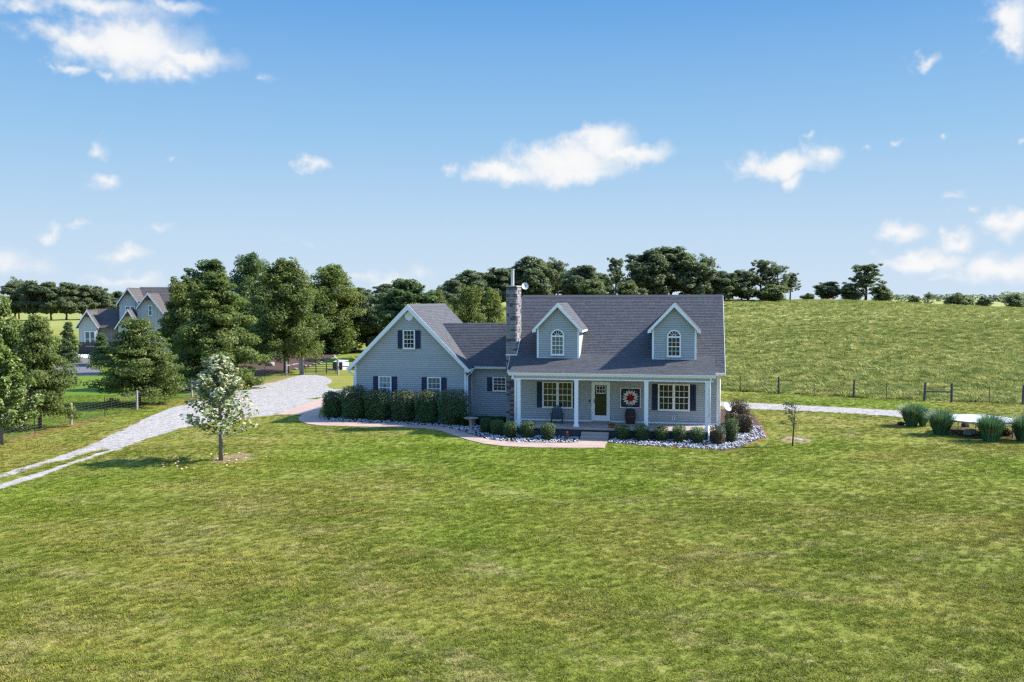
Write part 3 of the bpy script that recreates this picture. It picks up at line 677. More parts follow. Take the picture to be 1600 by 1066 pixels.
window(8.19, 9.94, .73, 2.19, 0, 3, 4, 2, ('glass',))
shutter(7.86, 8.17, .72, 2.19, 0); shutter(9.96, 10.28, .72, 2.19, 0)
GF = 2.9
# door: white trim, storm door with a tall glass, six-light inner door seen through its top
mb = MB(); mb.box(4.46, -.08, .10, 4.57, -.004, 2.26); mb.box(5.40, -.08, .10, 5.51, -.004, 2.26); mb.box(4.57, -.08, 2.16, 5.40, -.004, 2.26); mb.box(4.44, -.09, .04, 5.53, -.004, .10)
door = mb.build('front_door', 'white_trim', house)
mb = MB()
for a in ((4.57, .10, 4.65, 2.16), (5.32, .10, 5.40, 2.16), (4.65, .10, 5.32, .34), (4.65, 2.07, 5.32, 2.16)): mb.box(a[0], -.07, a[1], a[2], -.012, a[3])
mb.build('storm_door', 'white_trim', door)
mb = MB(); mb.box(4.65, -.05, .34, 5.32, -.04, 2.07); mb.build('pane', 'glass', door)
mb = MB()
for a in ((4.73, 1.58, 5.25, 1.63), (4.73, 2.0, 5.25, 2.03), (4.73, 1.63, 4.76, 2.0), (5.22, 1.63, 5.25, 2.0), (4.90, 1.63, 4.92, 2.0), (5.06, 1.63, 5.08, 2.0), (4.76, 1.80, 5.22, 1.82)): mb.box(a[0], -.057, a[1], a[2], -.0505, a[3])
mb.build('door_lights', 'white_trim', door)
mb = MB(); mb.box(4.60, -.11, 1.05, 4.625, -.07, 1.25); mb.build('handle', 'steel_post', door)
mb = MB(); mb.box(4.50, -.35, -.028, 5.49, -.02, .035); bevel(mb.build('threshold', 'concrete', house), .01)
mb = MB(); mb.box(4.32, -.07, 1.09, 4.40, -.02, 1.22); bevel(mb.build('doorbell', 'steel_post', house), .01)
mb = MB(); mb.box(8.965, -.05, .19, 9.145, -.018, .36); vb = mb.build('wall_outlet', 'white_trim', house); mb = MB(); mb.box(9.02, -.058, .22, 9.09, -.051, .33); mb.build('cover', 'steel_post', vb)

# dormers
def dormer(xl, xr, xp):
    b, e, pk = 3.55, 5.20, 6.725; sl = (pk - 5.2) / ((xr - xl) / 2 + .25)
    wt = pk - sl * (xr - xl) / 2 - .11
    P = [(xl, b), (xr, b), (xr, wt), (xp, pk - .12), (xl, wt)]
    d = MB(); d.prism([(x, -.006, z) for x, z in P], (0, 2.6, 0)); dm = fix_normals(d.build('dormer', 'siding', house))
    sb = MB(); siding(sb, P, lambda a, z, o: (a, -.010 - o, z)); 
    ms = (RZ - EZ) / (RY - EY)
    zr_ = lambda y: EZ + (y - EY) * ms
    for x, sg in ((xr, 1), (xl, -1)):
        n = 13
        for k in range(n):
            a, c = b + (wt - b) * k / n, b + (wt - b) * (k + 1) / n
            ya, yc = (max(.0, (q - EZ) / ms + EY) + .05 for q in (a, c))
            sb.quad((x + sg * .018, .0, a), (x + sg * .018, ya, a), (x + sg * .006, yc, c), (x + sg * .006, .0, c)); sb.quad((x, .0, a), (x, ya, a), (x + sg * .018, ya, a), (x + sg * .018, .0, a))
    sb.build('siding', 'siding', dm, kind='stuff')
    t = MB(); t.box(xl - .024, -.046, b - .02, xl + .085, .05, wt); t.box(xr - .085, -.046, b - .02, xr + .024, .09, wt); t.box(xl + .085, -.046, b - .02, xr - .085, -.008, b + .045)
    for x, sg in ((xr, 1), (xl, -1)):    # flashing strip where the cheek meets the roof
        t.prism([(x + sg * .02, .09, zr_(.09)), (x + sg * .02, (wt - EZ) / ms + EY, wt), (x + sg * .02, (wt - EZ) / ms + EY - .06, wt), (x + sg * .02, .09, zr_(.09) + .07)], (sg * .006, 0, 0))
    t.build('trim', 'white_trim', dm)
    ov = .25; hw = (xr - xl) / 2 + ov; yb = (pk - EZ) / ms + EY
    for sg in (-1, 1):
        A, B = Vector((xp + sg * hw, -.26, pk - sl * hw)), Vector((xp, -.26, pk)); ye = (pk - sl * hw - EZ) / ms + EY + .1
        q = [(xp + sg * hw, -.26, pk - sl * hw), (xp + sg * hw, ye, pk - sl * hw), (xp, yb + .1, pk), (xp, -.26, pk)]
        if sg < 0: q = [q[1], q[0], q[3], q[2]]
        ro = fix_normals(slab(*q, th=.07).build('roof', 'shingle', dm)); ms_ = MB(); shingles(ms_, *q, seed=3 + sg); ms_.build('shingles', 'shingle', dm, kind='stuff')
        f = MB(); f.prism([(A.x, -.285, A.z - .01), (B.x, -.285, B.z - .01 + .02), (B.x, -.285, B.z - .235), (A.x - sg * .02, -.285, A.z - .19), (A.x, -.285, A.z - .17)], (0, .022, 0)); fix_normals(f.build('rake_board', 'white_trim', dm))
        g = MB(); g.prism([(A.x, -.26, A.z - .02), (A.x, -.26, A.z - .14), (A.x - sg * .2, -.26, A.z - .14), (A.x - sg * .2, -.26, A.z - .02)], (0, ye + .1, 0)); fix_normals(g.build('eave_trim', 'white_trim', dm))
    return dm
def arched_window(xc, z0, zs, w, label=None, glass='glass'):
    """double hung sash under a half round fan light"""
    h = w / 2; y = -.012
    o = window(xc - h, xc + h, z0, zs, y, 3, 4, 1, (glass,), 'window', .06)
    fm = MB(); n = 20; ro, ri = h, h - .07
    for k in range(n):
        a, b = PI * k / n, PI * (k + 1) / n
        P = [(xc + r * math.cos(t), y - .075, zs + .001 + r * math.sin(t) * 1.0) for r, t in ((ro, a), (ro, b), (ri, b), (ri, a))]
        fm.prism(P, (0, .072, 0))
    for t in (36, 72, 108, 144):
        d = Vector((math.cos(R(t)), 0, math.sin(R(t)))); fm.bar(Vector((xc, y - .05, zs + .02)) + d * .1, Vector((xc, y - .05, zs + .02)) + d * (ri), .022, .02, up=(0, 1, 0))
    for k in range(8):
        a, b = PI * k / 8, PI * (k + 1) / 8
        fm.prism([(xc + r * math.cos(t), y - .06, zs + .02 + r * math.sin(t)) for r, t in ((.12, a), (.12, b), (.085, b), (.085, a))], (0, .02, 0))
    fm.box(xc - h, y - .08, zs - .03, xc + h, y - .003, zs + .035)
    fix_normals(fm.build('arch_frame', 'white_trim', o))
    g = MB(); g.poly([(xc + ri * math.cos(PI * k / 16), y - .03, zs + .03 + ri * math.sin(PI * k / 16)) for k in range(17)]); g.build('fan_pane', 'glass', o)
dormer(1.327, 3.723, 2.52); dormer(7.869, 10.262, 9.058)
arched_window(2.505, 3.76, 4.84, .78, glass='glass_grey'); arched_window(9.055, 3.74, 4.84, .78)

# garage wing
GX0, GX1, GPX, GPZ, GEZ, GYB = -10.878, -3.647, -7.293, 6.612, 2.66, 11.28
GOL, GOR = -11.25, -3.40
gs = (GPZ - GEZ) / (GPX - GOL); gs2 = (GPZ - GEZ) / (GOR - GPX)
gwz = GPZ - gs * (GPX - GX0) - .13; gwz2 = GPZ - gs2 * (GX1 - GPX) - .13
Pg = [(GX0, GZ + .12), (GX1, GZ + .12), (GX1, gwz2), (GPX, GPZ - .15), (GX0, gwz)]
wall_front('garage_wall', Pg, GF); wall_front('garage_wall', Pg, GYB - .3)
wall_side('garage_wall', [(GF + .02, GZ + .12), (GYB - .14, GZ + .12), (GYB - .14, gwz), (GF + .02, gwz)], GX0, -1)
wall_side('garage_wall', [(GF + .02, GZ + .12), (GYB - .14, GZ + .12), (GYB - .14, gwz2), (GF + .02, gwz2)], GX1, 1)
mb = MB(); mb.box(GX0 + .03, GF + .03, GZ - .3, GX1 - .03, GYB - .1, GZ + .12); mb.build('foundation', 'dark_stone', house)
roof([((GOR, GF - .28, GEZ), (GOR, GYB, GEZ), (GPX, GYB, GPZ), (GPX, GF - .28, GPZ)), ((GOL, GYB, GEZ), (GOL, GF - .28, GEZ), (GPX, GF - .28, GPZ), (GPX, GYB, GPZ))], 'garage_roof')
mb = MB(); mb.prism([(GPX - .15, GF - .27, GPZ - .12), (GPX, GF - .27, GPZ + .035), (GPX + .15, GF - .27, GPZ - .12)], (0, GYB - GF + .26, 0)); fix_normals(mb.build('ridge_cap', 'shingle', house))
for X, s_ in ((GOL, -1), (GOR, 1)):
    y = GF - .305
    f = MB(); f.prism([(X, y, GEZ - .0), (GPX, y, GPZ + .02), (GPX, y, GPZ - .33), (X - s_ * .03, y, GEZ - .25), (X, y, GEZ - .22)], (0, .024, 0)); fix_normals(f.build('rake_board', 'white_trim', house))
    f = MB(); f.prism([(X - s_ * .05, y + .026, GEZ - .2), (GPX, y + .026, GPZ - .28), (GPX, y + .026, GPZ - .31), (X - s_ * .05, y + .026, GEZ - .23)], (0, .27, 0)); fix_normals(f.build('soffit', 'white_trim', house))
    f = MB(); f.box(X, GF - .27, GEZ - .16, X + s_ * .1, GYB, GEZ - .03); f.build('gutter', 'white_trim', house)
    f = MB(); f.box(X - s_ * .01, GF - .27, GEZ - .2, X - s_ * .34, GYB - .05, GEZ - .18); f.build('soffit', 'white_trim', house)
trim(GX0 - .03, GF - .042, GZ + .05, GX0 + .10, GF + .1, gwz - .02, 'corner_board'); trim(GX1 - .10, GF - .042, GZ + .05, GX1 + .03, GF + .1, gwz2 - .02, 'corner_board')
downspout([(GOL - .04, GF - .15, GEZ - .14), (GOL + .02, GF - .12, GEZ - .32), (GX0 - .05, GF - .06, GEZ - .50), (GX0 - .05, GF - .06, GZ + .1)], .05)
downspout([(GOR + .10, GF + .2, GEZ - .14), (GOR + .02, GF + .12, GEZ - .30), (GX1 + .09, GF - .02, GEZ - .46), (GX1 + .09, GF - .02, GZ + .1)], .05)
window(-7.68, -6.89, 3.87, 5.03, GF, 3, 4, 1, ('glass',)); shutter(-8.02, -7.70, 3.87, 5.01, GF); shutter(-6.87, -6.54, 3.87, 5.01, GF)
window(-9.31, -8.45, .66, 2.11, GF, 3, 4, 1, ('glass_grey',), curtain=[(0, .3, 0, 1), (.68, 1, 0, 1), (.3, .68, .66, 1)]); shutter(-9.66, -9.33, .64, 2.10, GF); shutter(-8.43, -8.09, .64, 2.10, GF)
window(-6.12, -5.22, .66, 2.10, GF, 3, 4, 1, ('glass_grey',)); shutter(-6.48, -6.14, .64, 2.09, GF); shutter(-5.20, -4.88, .64, 2.09, GF)
mb = MB(); xc, zc = -7.27, 5.88
mb.tube([(xc, GF - .005, zc), (xc, GF - .085, zc)], [.29, .28], 8); gv = mb.build('gable_vent', 'white_trim', house)
mb = MB()
for k in range(7):
    z = zc - .2 + k * .065; hw = math.sqrt(max(.01, .23 ** 2 - (z - zc) ** 2)); mb.quad((xc - hw, GF - .105, z - .02), (xc + hw, GF - .105, z - .02), (xc + hw, GF - .088, z + .03), (xc - hw, GF - .088, z + .03))
mb.build('slats', 'white_trim', gv, kind='stuff')
# window air conditioner in the left garage window
mb = MB(); mb.box(-9.20, GF - .42, .70, -8.56, GF - .08, 1.04); ac = empty('air_conditioner', (0, 0, 0), 0, 'white window air conditioner sticking out of the left garage window above the hedge', 'air conditioner'); a_ = bevel(mb.build('housing', 'white_trim', ac), .015)
mb = MB()
for k in range(6): z = .74 + k * .05; mb.box(-9.16, GF - .425, z, -8.60, GF - .421, z + .018)
mb.build('grille', 'pad_pale', ac)

# connector between garage and house
CY, CRY, CRZ, CEZ = 4.0, 6.2, 5.394, 2.745
wall_front('connector_wall', [(GX1 - .02, GZ + .12), (.02, GZ + .12), (.02, CEZ - .02), (GX1 - .02, CEZ - .02)], CY)
roof([((-7.3, CY - .33, CEZ), (.1, CY - .33, CEZ), (.1, CRY, CRZ), (-7.3, CRY, CRZ)), ((.1, 2 * CRY - CY + .33, CEZ), (-7.3, 2 * CRY - CY + .33, CEZ), (-7.3, CRY, CRZ), (.1, CRY, CRZ))], 'connector_roof')
gutter(GOR + .12, -.02, CY - .32, CEZ - .01); trim(GOR + .05, CY - .318, CEZ - .15, -.02, CY - .006, CEZ - .135, 'soffit')
wall_front('connector_wall', [(GX1, GZ + .12), (.02, GZ + .12), (.02, CEZ - .02), (GX1, CEZ - .02)], 2 * CRY - CY)
mb = MB(); mb.box(GX1 + .03, CY + .03, GZ - .3, 0, 2 * CRY - CY, GZ + .12); mb.build('foundation', 'dark_stone', house)
window(-2.19, -1.29, 1.20, 2.07, CY, 3, 4, 1, ('glass',)); shutter(-2.54, -2.21, 1.19, 2.06, CY)
downspout([(GX1 + .12, CY - .06, CEZ - .15), (GX1 + .12, CY - .06, GZ + .1)], .03)

# chimney with its stones
CX0, CX1, CYa, CYb, CZ = -.62, -.03, .56, 2.02, 7.66
chb = MB(); chb.box(CX0 + .03, CYa + .03, GZ - .2, CX1 - .03, CYb - .03, CZ - .02); chim = chb.build('chimney', 'mortar', house)
def rock_block(w, h, d, seed):
    r = random.Random(seed); bm = bmesh.new(); bmesh.ops.create_cube(bm, size=1)
    for v in bm.verts: v.co = Vector((v.co.x * w * r.uniform(.88, 1.0), v.co.y * d * (r.uniform(.7, 1.25) if v.co.y < 0 else 1), v.co.z * h * r.uniform(.8, 1.0)))
    me = bpy.data.meshes.new('stone'); bm.to_mesh(me); bm.free(); return me
stone_meshes = {}
n_st = 0
rs = random.Random(5)
def stone(p, w, h, rz, m):
    global n_st
    key = (round(w / .06), round(h / .03), m, rs.randrange(2))
    if key not in stone_meshes:
        me = rock_block(key[0] * .06, key[1] * .03, .12, hash(key) & 255); me.materials.append(M[m]); stone_meshes[key] = me
    o = bpy.data.objects.new('stone', stone_meshes[key]); COL.objects.link(o); o.parent = chim; o.location = p; o.rotation_euler = (0, 0, rz); n_st += 1
z = GZ + .02
while z < CZ - .06:
    h = rs.choice((.09, .12, .12, .15)); h = min(h, CZ - z)
    x = CX0
    while x < CX1 - .05:
        w = min(rs.choice((.18, .24, .24, .30)), CX1 - x)
        if CX1 - x - w < .12: w = CX1 - x
        stone((x + w / 2, CYa + .02, z + h / 2), w, h, 0, rs.choice(('stone', 'stone', 'stone_dark', 'stone_light'))); x += w
    if z > 3.6:
        y = CYa + rs.uniform(0, .06)
        while y < CYb - .05:
            w = min(rs.choice((.24, .30, .36, .42)), CYb - y)
            if CYb - y - w < .12: w = CYb - y
            if z + h / 2 > EZ + (y + w / 2 - EY) * (RZ - EZ) / (RY - EY) - .1: stone((CX1 - .02, y + w / 2, z + h / 2), w, h, PI / 2, rs.choice(('stone', 'stone_dark', 'stone_light', 'stone_light')))
            y += w
    z += h
mb = MB(); mb.box(CX0 - .03, CYa - .04, CZ, CX1 + .05, CYb + .05, CZ + .07); bevel(mb.build('chimney_cap', 'stone_light', chim), .02)
mb = MB(); mb.tube([(-.38, 1.3, CZ + .05), (-.38, 1.3, CZ + 1.0)], .10, 12); mb.tube([(-.38, 1.3, CZ + 1.0), (-.38, 1.3, CZ + 1.07)], .115, 12); mb.build('flue_pipe', 'galvanised', chim, smooth=False)
ms = (RZ - EZ) / (RY - EY); zr_ = lambda y: EZ + (y - EY) * ms
mb = MB(); mb.prism([(CX1 + .05, CYa - .12, zr_(CYa - .12) + .02), (CX1 + .05, CYb - .55, zr_(CYb - .55) + .02), (CX1 + .05, CYb - .55, zr_(CYb - .55) + .10), (CX1 + .05, CYa - .12, zr_(CYa - .12) + .10)], (.03, 0, 0)); mb.bar((CX0, CYa - .10, zr_(CYa - .10) + .05), (CX1 + .08, CYa - .10, zr_(CYa - .10) + .05), .06, .06)
fix_normals(mb.build('chimney_flashing', 'white_trim', house))

# ------------------------------------------------------------------ porch things
def satellite(loc, r, aim, pole, label):
    t = empty('satellite_dish', loc, 0, label, 'satellite dish')
    mb = MB(); a = Vector(aim).normalized(); u = a.cross(Vector((0, 0, 1))).normalized(); w = u.cross(a)
    rings = [(r * k / 5, .12 * r * (k / 5) ** 2 * 2) for k in range(6)]
    n = 20; base = len(mb.v)
    for side, off in ((0, 0), (1, -.015)):
        for rr, dz in rings:
            for j in range(n):
                tt = 2 * PI * j / n; p = u * (rr * .9 * math.cos(tt)) + w * (rr * math.sin(tt)) + a * (dz + off); mb.v.append(tuple(p))
    for side in (0, 1):
        for k in range(5):
            for j in range(n):
                i0 = side * 6 * n + k * n; q = (i0 + j, i0 + (j + 1) % n, i0 + n + (j + 1) % n, i0 + n + j); mb.f.append(q if not side else q[::-1]); mb.m.append(0)
    for j in range(n): q = (5 * n + j, 5 * n + (j + 1) % n, 11 * n + (j + 1) % n, 11 * n + j); mb.f.append(q[::-1]); mb.m.append(0)
    mb.build('reflector', 'dish_grey', t, smooth=True)
    b = MB(); b.tube([tuple(a * -.02), tuple(a * -.12), pole], .022, 6); b.build('mast', 'steel_post', t)
    c = MB(); c.tube([tuple(w * -r), tuple(a * r * .9 + w * -.25 * r)], .012, 6); e = a * r * .95 + w * -.2 * r; c.tube([tuple(e), tuple(e - a * .08)], .03, 8); c.build('feed_arm', 'steel_post', t)
    return t
satellite((.17, 2.4, 7.72), .23, (.35, -1, .45), (-.22, .0, -.1), 'pale oval satellite dish mounted beside the stone chimney top')
satellite((12.05, 1.9, .78), .30, (.75, -.8, .5), (0, .1, -1.35), 'grey satellite dish on a low pole behind bushes at the right house corner')

def adirondack(x, y):
    t = empty('adirondack_chair', (x, y, -.03), R(8), 'dark navy adirondack chair facing out below the left porch window', 'chair')
    def pc(name, *boxes):
        mb = MB()
        for a, b, w, h in boxes: mb.bar(a, b, w, h)
        return mb.build(name, 'navy_plastic', t)
    for k in range(7):
        xx = -.24 + k * .08; top = .98 - .035 * abs(k - 3) ** 1.5
        pc('back_slat', ((xx * .9, .12, .26), (xx * 1.08, .38, top), .072, .02))
    for k in range(6): pc('seat_slat', ((-.27, -.36 + k * .09, .37 - k * .022), (.27, -.36 + k * .09, .37 - k * .022), .02, .08))
    for s in (-1, 1):
        pc('arm', ((s * .33, -.42, .56), (s * .33, .26, .54), .13, .022))
        pc('leg', ((s * .30, -.34, 0), (s * .30, -.34, .55), .09, .025)); pc('leg', ((s * .28, -.40, .36), (s * .28, .48, .02), .025, .12))
    pc('back_brace', ((-.30, .30, .60), (.30, .30, .60), .03, .07))
adirondack(2.62, -1.0)
def barrel(x, y):
    t = empty('barrel', (x, y, -.03), 0, 'brown wooden barrel with dark hoops standing under the star quilt board', 'barrel')
    h, r0, r1, n = .82, .235, .30, 16
    for k in range(n):
        a0, a1 = 2 * PI * k / n + .012, 2 * PI * (k + 1) / n - .012; mb = MB()
        zs = [0, .2, .41, .62, .82]; rr = [r0, r1 - .018, r1, r1 - .018, r0]
        for i in range(4):
            P = [(rr[i + q] * math.cos(a), rr[i + q] * math.sin(a), zs[i + q]) for q, a in ((0, a0), (0, a1), (1, a1), (1, a0))]; mb.quad(*P)
        mb.build('stave', 'barrel_wood', t)
    for z, r in ((.05, .25), (.2, .288), (.31, .302), (.52, .302), (.63, .288), (.77, .25)):
        mb = MB(); mb.lathe([(r, z - .022), (r + .006, z - .018), (r + .006, z + .018), (r, z + .022)], 20); mb.build('hoop', 'hoop_iron', t)
    mb = MB(); mb.lathe([(.01, .78), (.225, .78), (.225, .80), (.01, .80)], 18); mb.build('barrel_head', 'barrel_wood', t)
barrel(6.68, -.42)
def quilt():
    x0, x1, z0, z1 = 6.085, 7.235, .80, 1.955; xc, zc, h = (x0 + x1) / 2, (z0 + z1) / 2, (x1 - x0) / 2
    t = empty('quilt_board', (xc, -.03, zc), 0, 'square painted quilt board with a red and cream eight pointed star on the porch wall', 'wall board')
    mb = MB(); mb.box(-h + .03, -.03, -h + .03, h - .03, -.001, h - .03); mb.build('board', 'quilt_navy', t)
    mb = MB()
    for a in ((-h, -h, h, -h + .045), (-h, h - .045, h, h), (-h, -h + .045, -h + .045, h - .045), (h - .045, -h + .045, h, h - .045)): mb.box(a[0], -.05, a[1], a[2], -.001, a[3])
    mb.build('frame', 'white_trim', t)
    def patch(P, m): mb = MB(); mb.prism([(p[0], -.036, p[1]) for p in P], (0, .0055, 0)); fix_normals(mb.build('patch', m, t))
    a = .172; e = lambda k: Vector((math.cos(k * PI / 4), math.sin(k * PI / 4)))
    for k in range(8):
        u, v = e(k) * a, e(k + 1) * a; o = Vector((0, 0))
        patch([o, u, u + v, v], 'quilt_red' if k % 2 else 'quilt_dark_red' if k in (0, 4) else 'quilt_red')
        patch([u, u * 2, u * 2 + v, u + v], 'quilt_cream'); patch([v, u + v, u + v * 2, v * 2], 'quilt_tan' if k % 2 else 'quilt_cream')
    q = .115; L = h - .05
    for sx in (-1, 1):
        for sz in (-1, 1):
            for i, m in ((0, 'quilt_red'), (1, 'quilt_blue')):
                for j in (0, 1):
                    if i == 1 and j == 1: mm = 'quilt_blue'
                    elif i == 0 and j == 0: mm = 'quilt_red'
                    else: continue
                    cx, cz2 = sx * (L - q * (i + .5)), sz * (L - q * (j + .5)); d = q / 2 - .004
                    patch([(cx - d, cz2 - d), (cx + d, cz2 - d), (cx + d, cz2 + d), (cx - d, cz2 + d)], mm)
    for k in range(0, 8, 2):
        d = e(k); n_ = Vector((-d.y, d.x)); c = d * .43
        patch([c + d * .09 + n_ * .12, c - d * .06, c + d * .09 - n_ * .12], 'quilt_blue')
quilt()
t = empty('flower_pot', (5.80, -2.3, -.03), 0, 'shallow terracotta bowl planter on the porch floor right of the door', 'flower pot')
mb = MB(); mb.lathe([(.12, 0), (.19, .14), (.205, .15), (.205, .18), (.18, .18), (.17, .14)], 16); mb.build('bowl', 'terracotta', t, smooth=False)
def leaves(P, Nn, L, Wd, mats, mi=None, name='crown', parent=None, r=rng, fold=.25, kind=None, link=True):
    """one small folded leaf face (4 corners) per point, lying across normal Nn"""
    n = len(P); Nn = Nn / (np.linalg.norm(Nn, axis=1, keepdims=True) + 1e-9)
    a = r.normal(size=(n, 3)); a -= (a * Nn).sum(1, keepdims=True) * Nn; a /= np.linalg.norm(a, axis=1, keepdims=True) + 1e-9
    b = np.cross(Nn, a); L = np.broadcast_to(L, (n,))[:, None]; Wd = np.broadcast_to(Wd, (n,))[:, None]
    V = np.stack([P - a * L * .5, P + b * Wd * .5 + Nn * L * fold * .3, P + a * L * .5, P - b * Wd * .5 + Nn * L * fold * .3], 1).reshape(-1, 3)
    Fq = np.arange(n * 4).reshape(n, 4)
    return np_mesh(name, V, Fq, mats, mi, parent, kind, link)
p = rng.normal(size=(90, 3)) * (.12, .12, .05) + (0, 0, .23)
leaves(p, rng.normal(size=(90, 3)) + (0, 0, 1), .07, .05, ['leaf_box_tip'], None, 'plant', t)
p = rng.normal(size=(26, 3)) * (.11, .11, .03) + (0, 0, .29)


# ------------------------------------------------------------------ plants
def unit(n, r): v = r.normal(size=(n, 3)); return v / np.linalg.norm(v, axis=1, keepdims=True)
def clump_leaves(clumps, r, up=.5, rnd=.7, outw=.8, center=None, shell=.35):
    Ps, Ns = [], []
    for c, rad, n in clumps:
        d = unit(n, r); k = r.uniform(shell, 1, n) ** .6; rad = np.asarray(rad)
        p = np.asarray(c) + d * rad * k[:, None]
        o = d / rad; o /= np.linalg.norm(o, axis=1, keepdims=True)
        if center is not None:
            oc = p - center; oc /= np.linalg.norm(oc, axis=1, keepdims=True) + 1e-6; o = o * .6 + oc * .6
        Ps.append(p); Ns.append(o * outw + np.array([0, 0, up]) + r.normal(size=(n, 3)) * rnd)
    return np.concatenate(Ps), np.concatenate(Ns)
def tree_mesh(kind, h, w, base, seed, n_leaf, leaf, mats, bark='bark', tipfrac=0.):
    dome = kind == 'dome'; kind = 'pyramid' if dome else kind
    """returns (trunk object, crown object), unlinked; standing at the origin"""
    r = np.random.default_rng(seed); mb = MB(); cl = []
    tr = max(.05, .017 * h + .03)
    if kind == 'pyramid':                   # straight leader, tiers of limbs, the lowest sweeping down
        n = int(26 + 7 * h); pts = []
        mb.tube([(0, 0, -.25), (0, 0, h * .35), (.03, .02, h * .7), (0, 0, h * .97)], [tr * 1.25, tr * .85, tr * .45, .02], 8)
        for i in range(n):
            t = (i + r.uniform(0, 1)) / n; z = base + (h * .97 - base) * t ** 1.1
            tt = (z - base) / (h - base); env = ((1 - tt ** 2) ** .58 if dome else (1 - tt) ** .66) * (.72 + .28 * min(1, (tt + .06) / .2)) * r.uniform(.72, 1.08) + .03
            L = w / 2 * env; a = i * 2.399 + r.uniform(-.4, .4); el = R(-14 + 70 * tt ** 1.3 + r.uniform(-8, 8))
            d = np.array([math.cos(a) * math.cos(el), math.sin(a) * math.cos(el), math.sin(el)])
            tip = np.array([0, 0, z]) + d * L + np.array([0, 0, -.08 * L * (1 - tt)])
            mid = np.array([0, 0, z]) + d * L * .5 + np.array([0, 0, .05 * L])
            mb.tube([(0, 0, z), tuple(mid), tuple(tip)], [max(.012, tr * .3 * (1 - tt)), .012 + .004 * L, .006], 4, cap=False)
            for f in ((.4, .7, 1.0) if L > 1.0 else (.5, .95)):
                p = np.array([0, 0, z]) * (1 - f) + tip * f + np.array([0, 0, .05 * L * math.sin(PI * f)]); rr = (.26 + .20 * L) * r.uniform(.8, 1.3)
                p = p + r.normal(size=3) * .12 * L
                cl.append((p, (rr, rr, rr * (r.uniform(.5, .8) if dome else r.uniform(.34, .55))), rr ** 1.7))
        cl.append((np.array([0, 0, h * .96]), (w * .06 + .1, w * .06 + .1, h * .05), .25))
    elif kind == 'round':                   # spreading crown of separate leaf masses
        ph = r.uniform(0, 6.28, 4); lump = lambda d: .5 + .5 * math.sin(3 * d[0] + ph[0]) * math.cos(2.6 * d[1] + ph[1]) * math.cos(2.2 * d[2] + ph[2]); K = int(40 + 3.4 * h)
        mb.tube([(0, 0, -.3), (.05, 0, base * .6), (0, .06, base * 1.1), (.02, .0, h * .72)], [tr * 1.3, tr, tr * .85, .03], 8)
        for i in range(K):
            d = unit(1, r)[0]; d[2] = d[2] * .9 + .05
            k = r.uniform(.5, 1.0) * (.9 + .2 * lump(d)); tz_ = 1 - .30 * max(0, d[2]) ** 1.5; c = np.array([d[0] * w * .39 * k * tz_, d[1] * w * .39 * k * tz_, base + (h - base) * (.47 + .50 * d[2] * k)])
            rr = w * r.uniform(.075, .17)
            s = np.array([0, 0, min(c[2] - .3 * rr, base + (c[2] - base) * .35)]); m_ = s * .5 + c * .5 + np.array([0, 0, .08 * h * r.uniform(0, 1)])
            mb.tube([tuple(s), tuple(m_), tuple(c)], [tr * .45, tr * .22, .02], 5, cap=False)
            cl.append((c, (rr, rr, rr * r.uniform(.6, .85)), rr ** 1.8))
            for _ in range(2):
                q = unit(1, r)[0]; c2 = c + q * rr * 1.1 * (1, 1, .7); r2 = rr * r.uniform(.35, .6); cl.append((c2, (r2, r2, r2 * .7), r2 ** 1.8))
    elif kind == 'open':                    # thin crown: bare upper branches, leaf tufts with gaps
        mb.tube([(0, 0, -.3), (.1, 0, h * .3), (-.08, .05, h * .55), (.0, 0, h * .8)], [tr * 1.25, tr * .9, tr * .6, .04], 7)
        for i in range(int(16 + 2 * h)):
            t = r.uniform(.1, 1); z0 = h * (.22 + .55 * t); a = r.uniform(0, 2 * PI); el = R(r.uniform(8, 74)); L = min(w * r.uniform(.22, .52) * (1.1 - .4 * t), (h - z0) / math.sin(el) * r.uniform(.75, 1))
            d = np.array([math.cos(a) * math.cos(el), math.sin(a) * math.cos(el), math.sin(el)]); tip = np.array([0, 0, z0]) + d * L
            m_ = np.array([0, 0, z0]) + d * L * .5 + r.normal(size=3) * .06 * L
            mb.tube([(0, 0, z0), tuple(m_), tuple(tip)], [tr * .4, tr * .22, .012], 5, cap=False)
            for j in range(4):
                s = m_ + (tip - m_) * r.uniform(.1, 1); q = s + (unit(1, r)[0] + (0, 0, .15)) * L * .3
                mb.tube([tuple(s), tuple(q)], [.025, .008], 3, cap=False)
                if r.random() < .78: rr = w * r.uniform(.045, .085); cl.append((q, (rr, rr, rr * .7), rr ** 1.6))
    elif kind == 'bare':                    # leaning stem, upswept bare twigs, a few leaves on one side
        mb.tube([(0, 0, -.1), (.05, 0, h * .35), (.07, .02, h * .55), (.12, 0, h * .8), (.14, 0, h)], [.045, .035, .028, .014, .004], 7)
        for i in range(26):
            t = r.uniform(0, 1); z0 = h * (.36 + .5 * t); a = i * 2.399; el = R(r.uniform(38, 72)); L = h * r.uniform(.18, .36) * (1.1 - .5 * t); s0 = np.array([.05 + .08 * t, 0, z0])
            if i % 5 == 0: a = PI + r.uniform(-.5, .5); el = R(r.uniform(12, 35)); L *= 1.25
            d = np.array([math.cos(a) * math.cos(el), math.sin(a) * math.cos(el), math.sin(el)]); tip = s0 + d * L
            mb.tube([tuple(s0), tuple(s0 + d * L * .5 + r.normal(size=3) * .02), tuple(tip)], [.012, .008, .003], 4, cap=False)
            for j in range(3):
                q = s0 + d * L * r.uniform(.4, .95); mb.tube([tuple(q), tuple(q + (unit(1, r)[0] * .5 + (0, 0, .6)) * L * .4)], [.006, .002], 3, cap=False)
            if math.cos(a) < -.35: cl.append((s0 + d * L * .8, (.16, .16, .12), 1.))
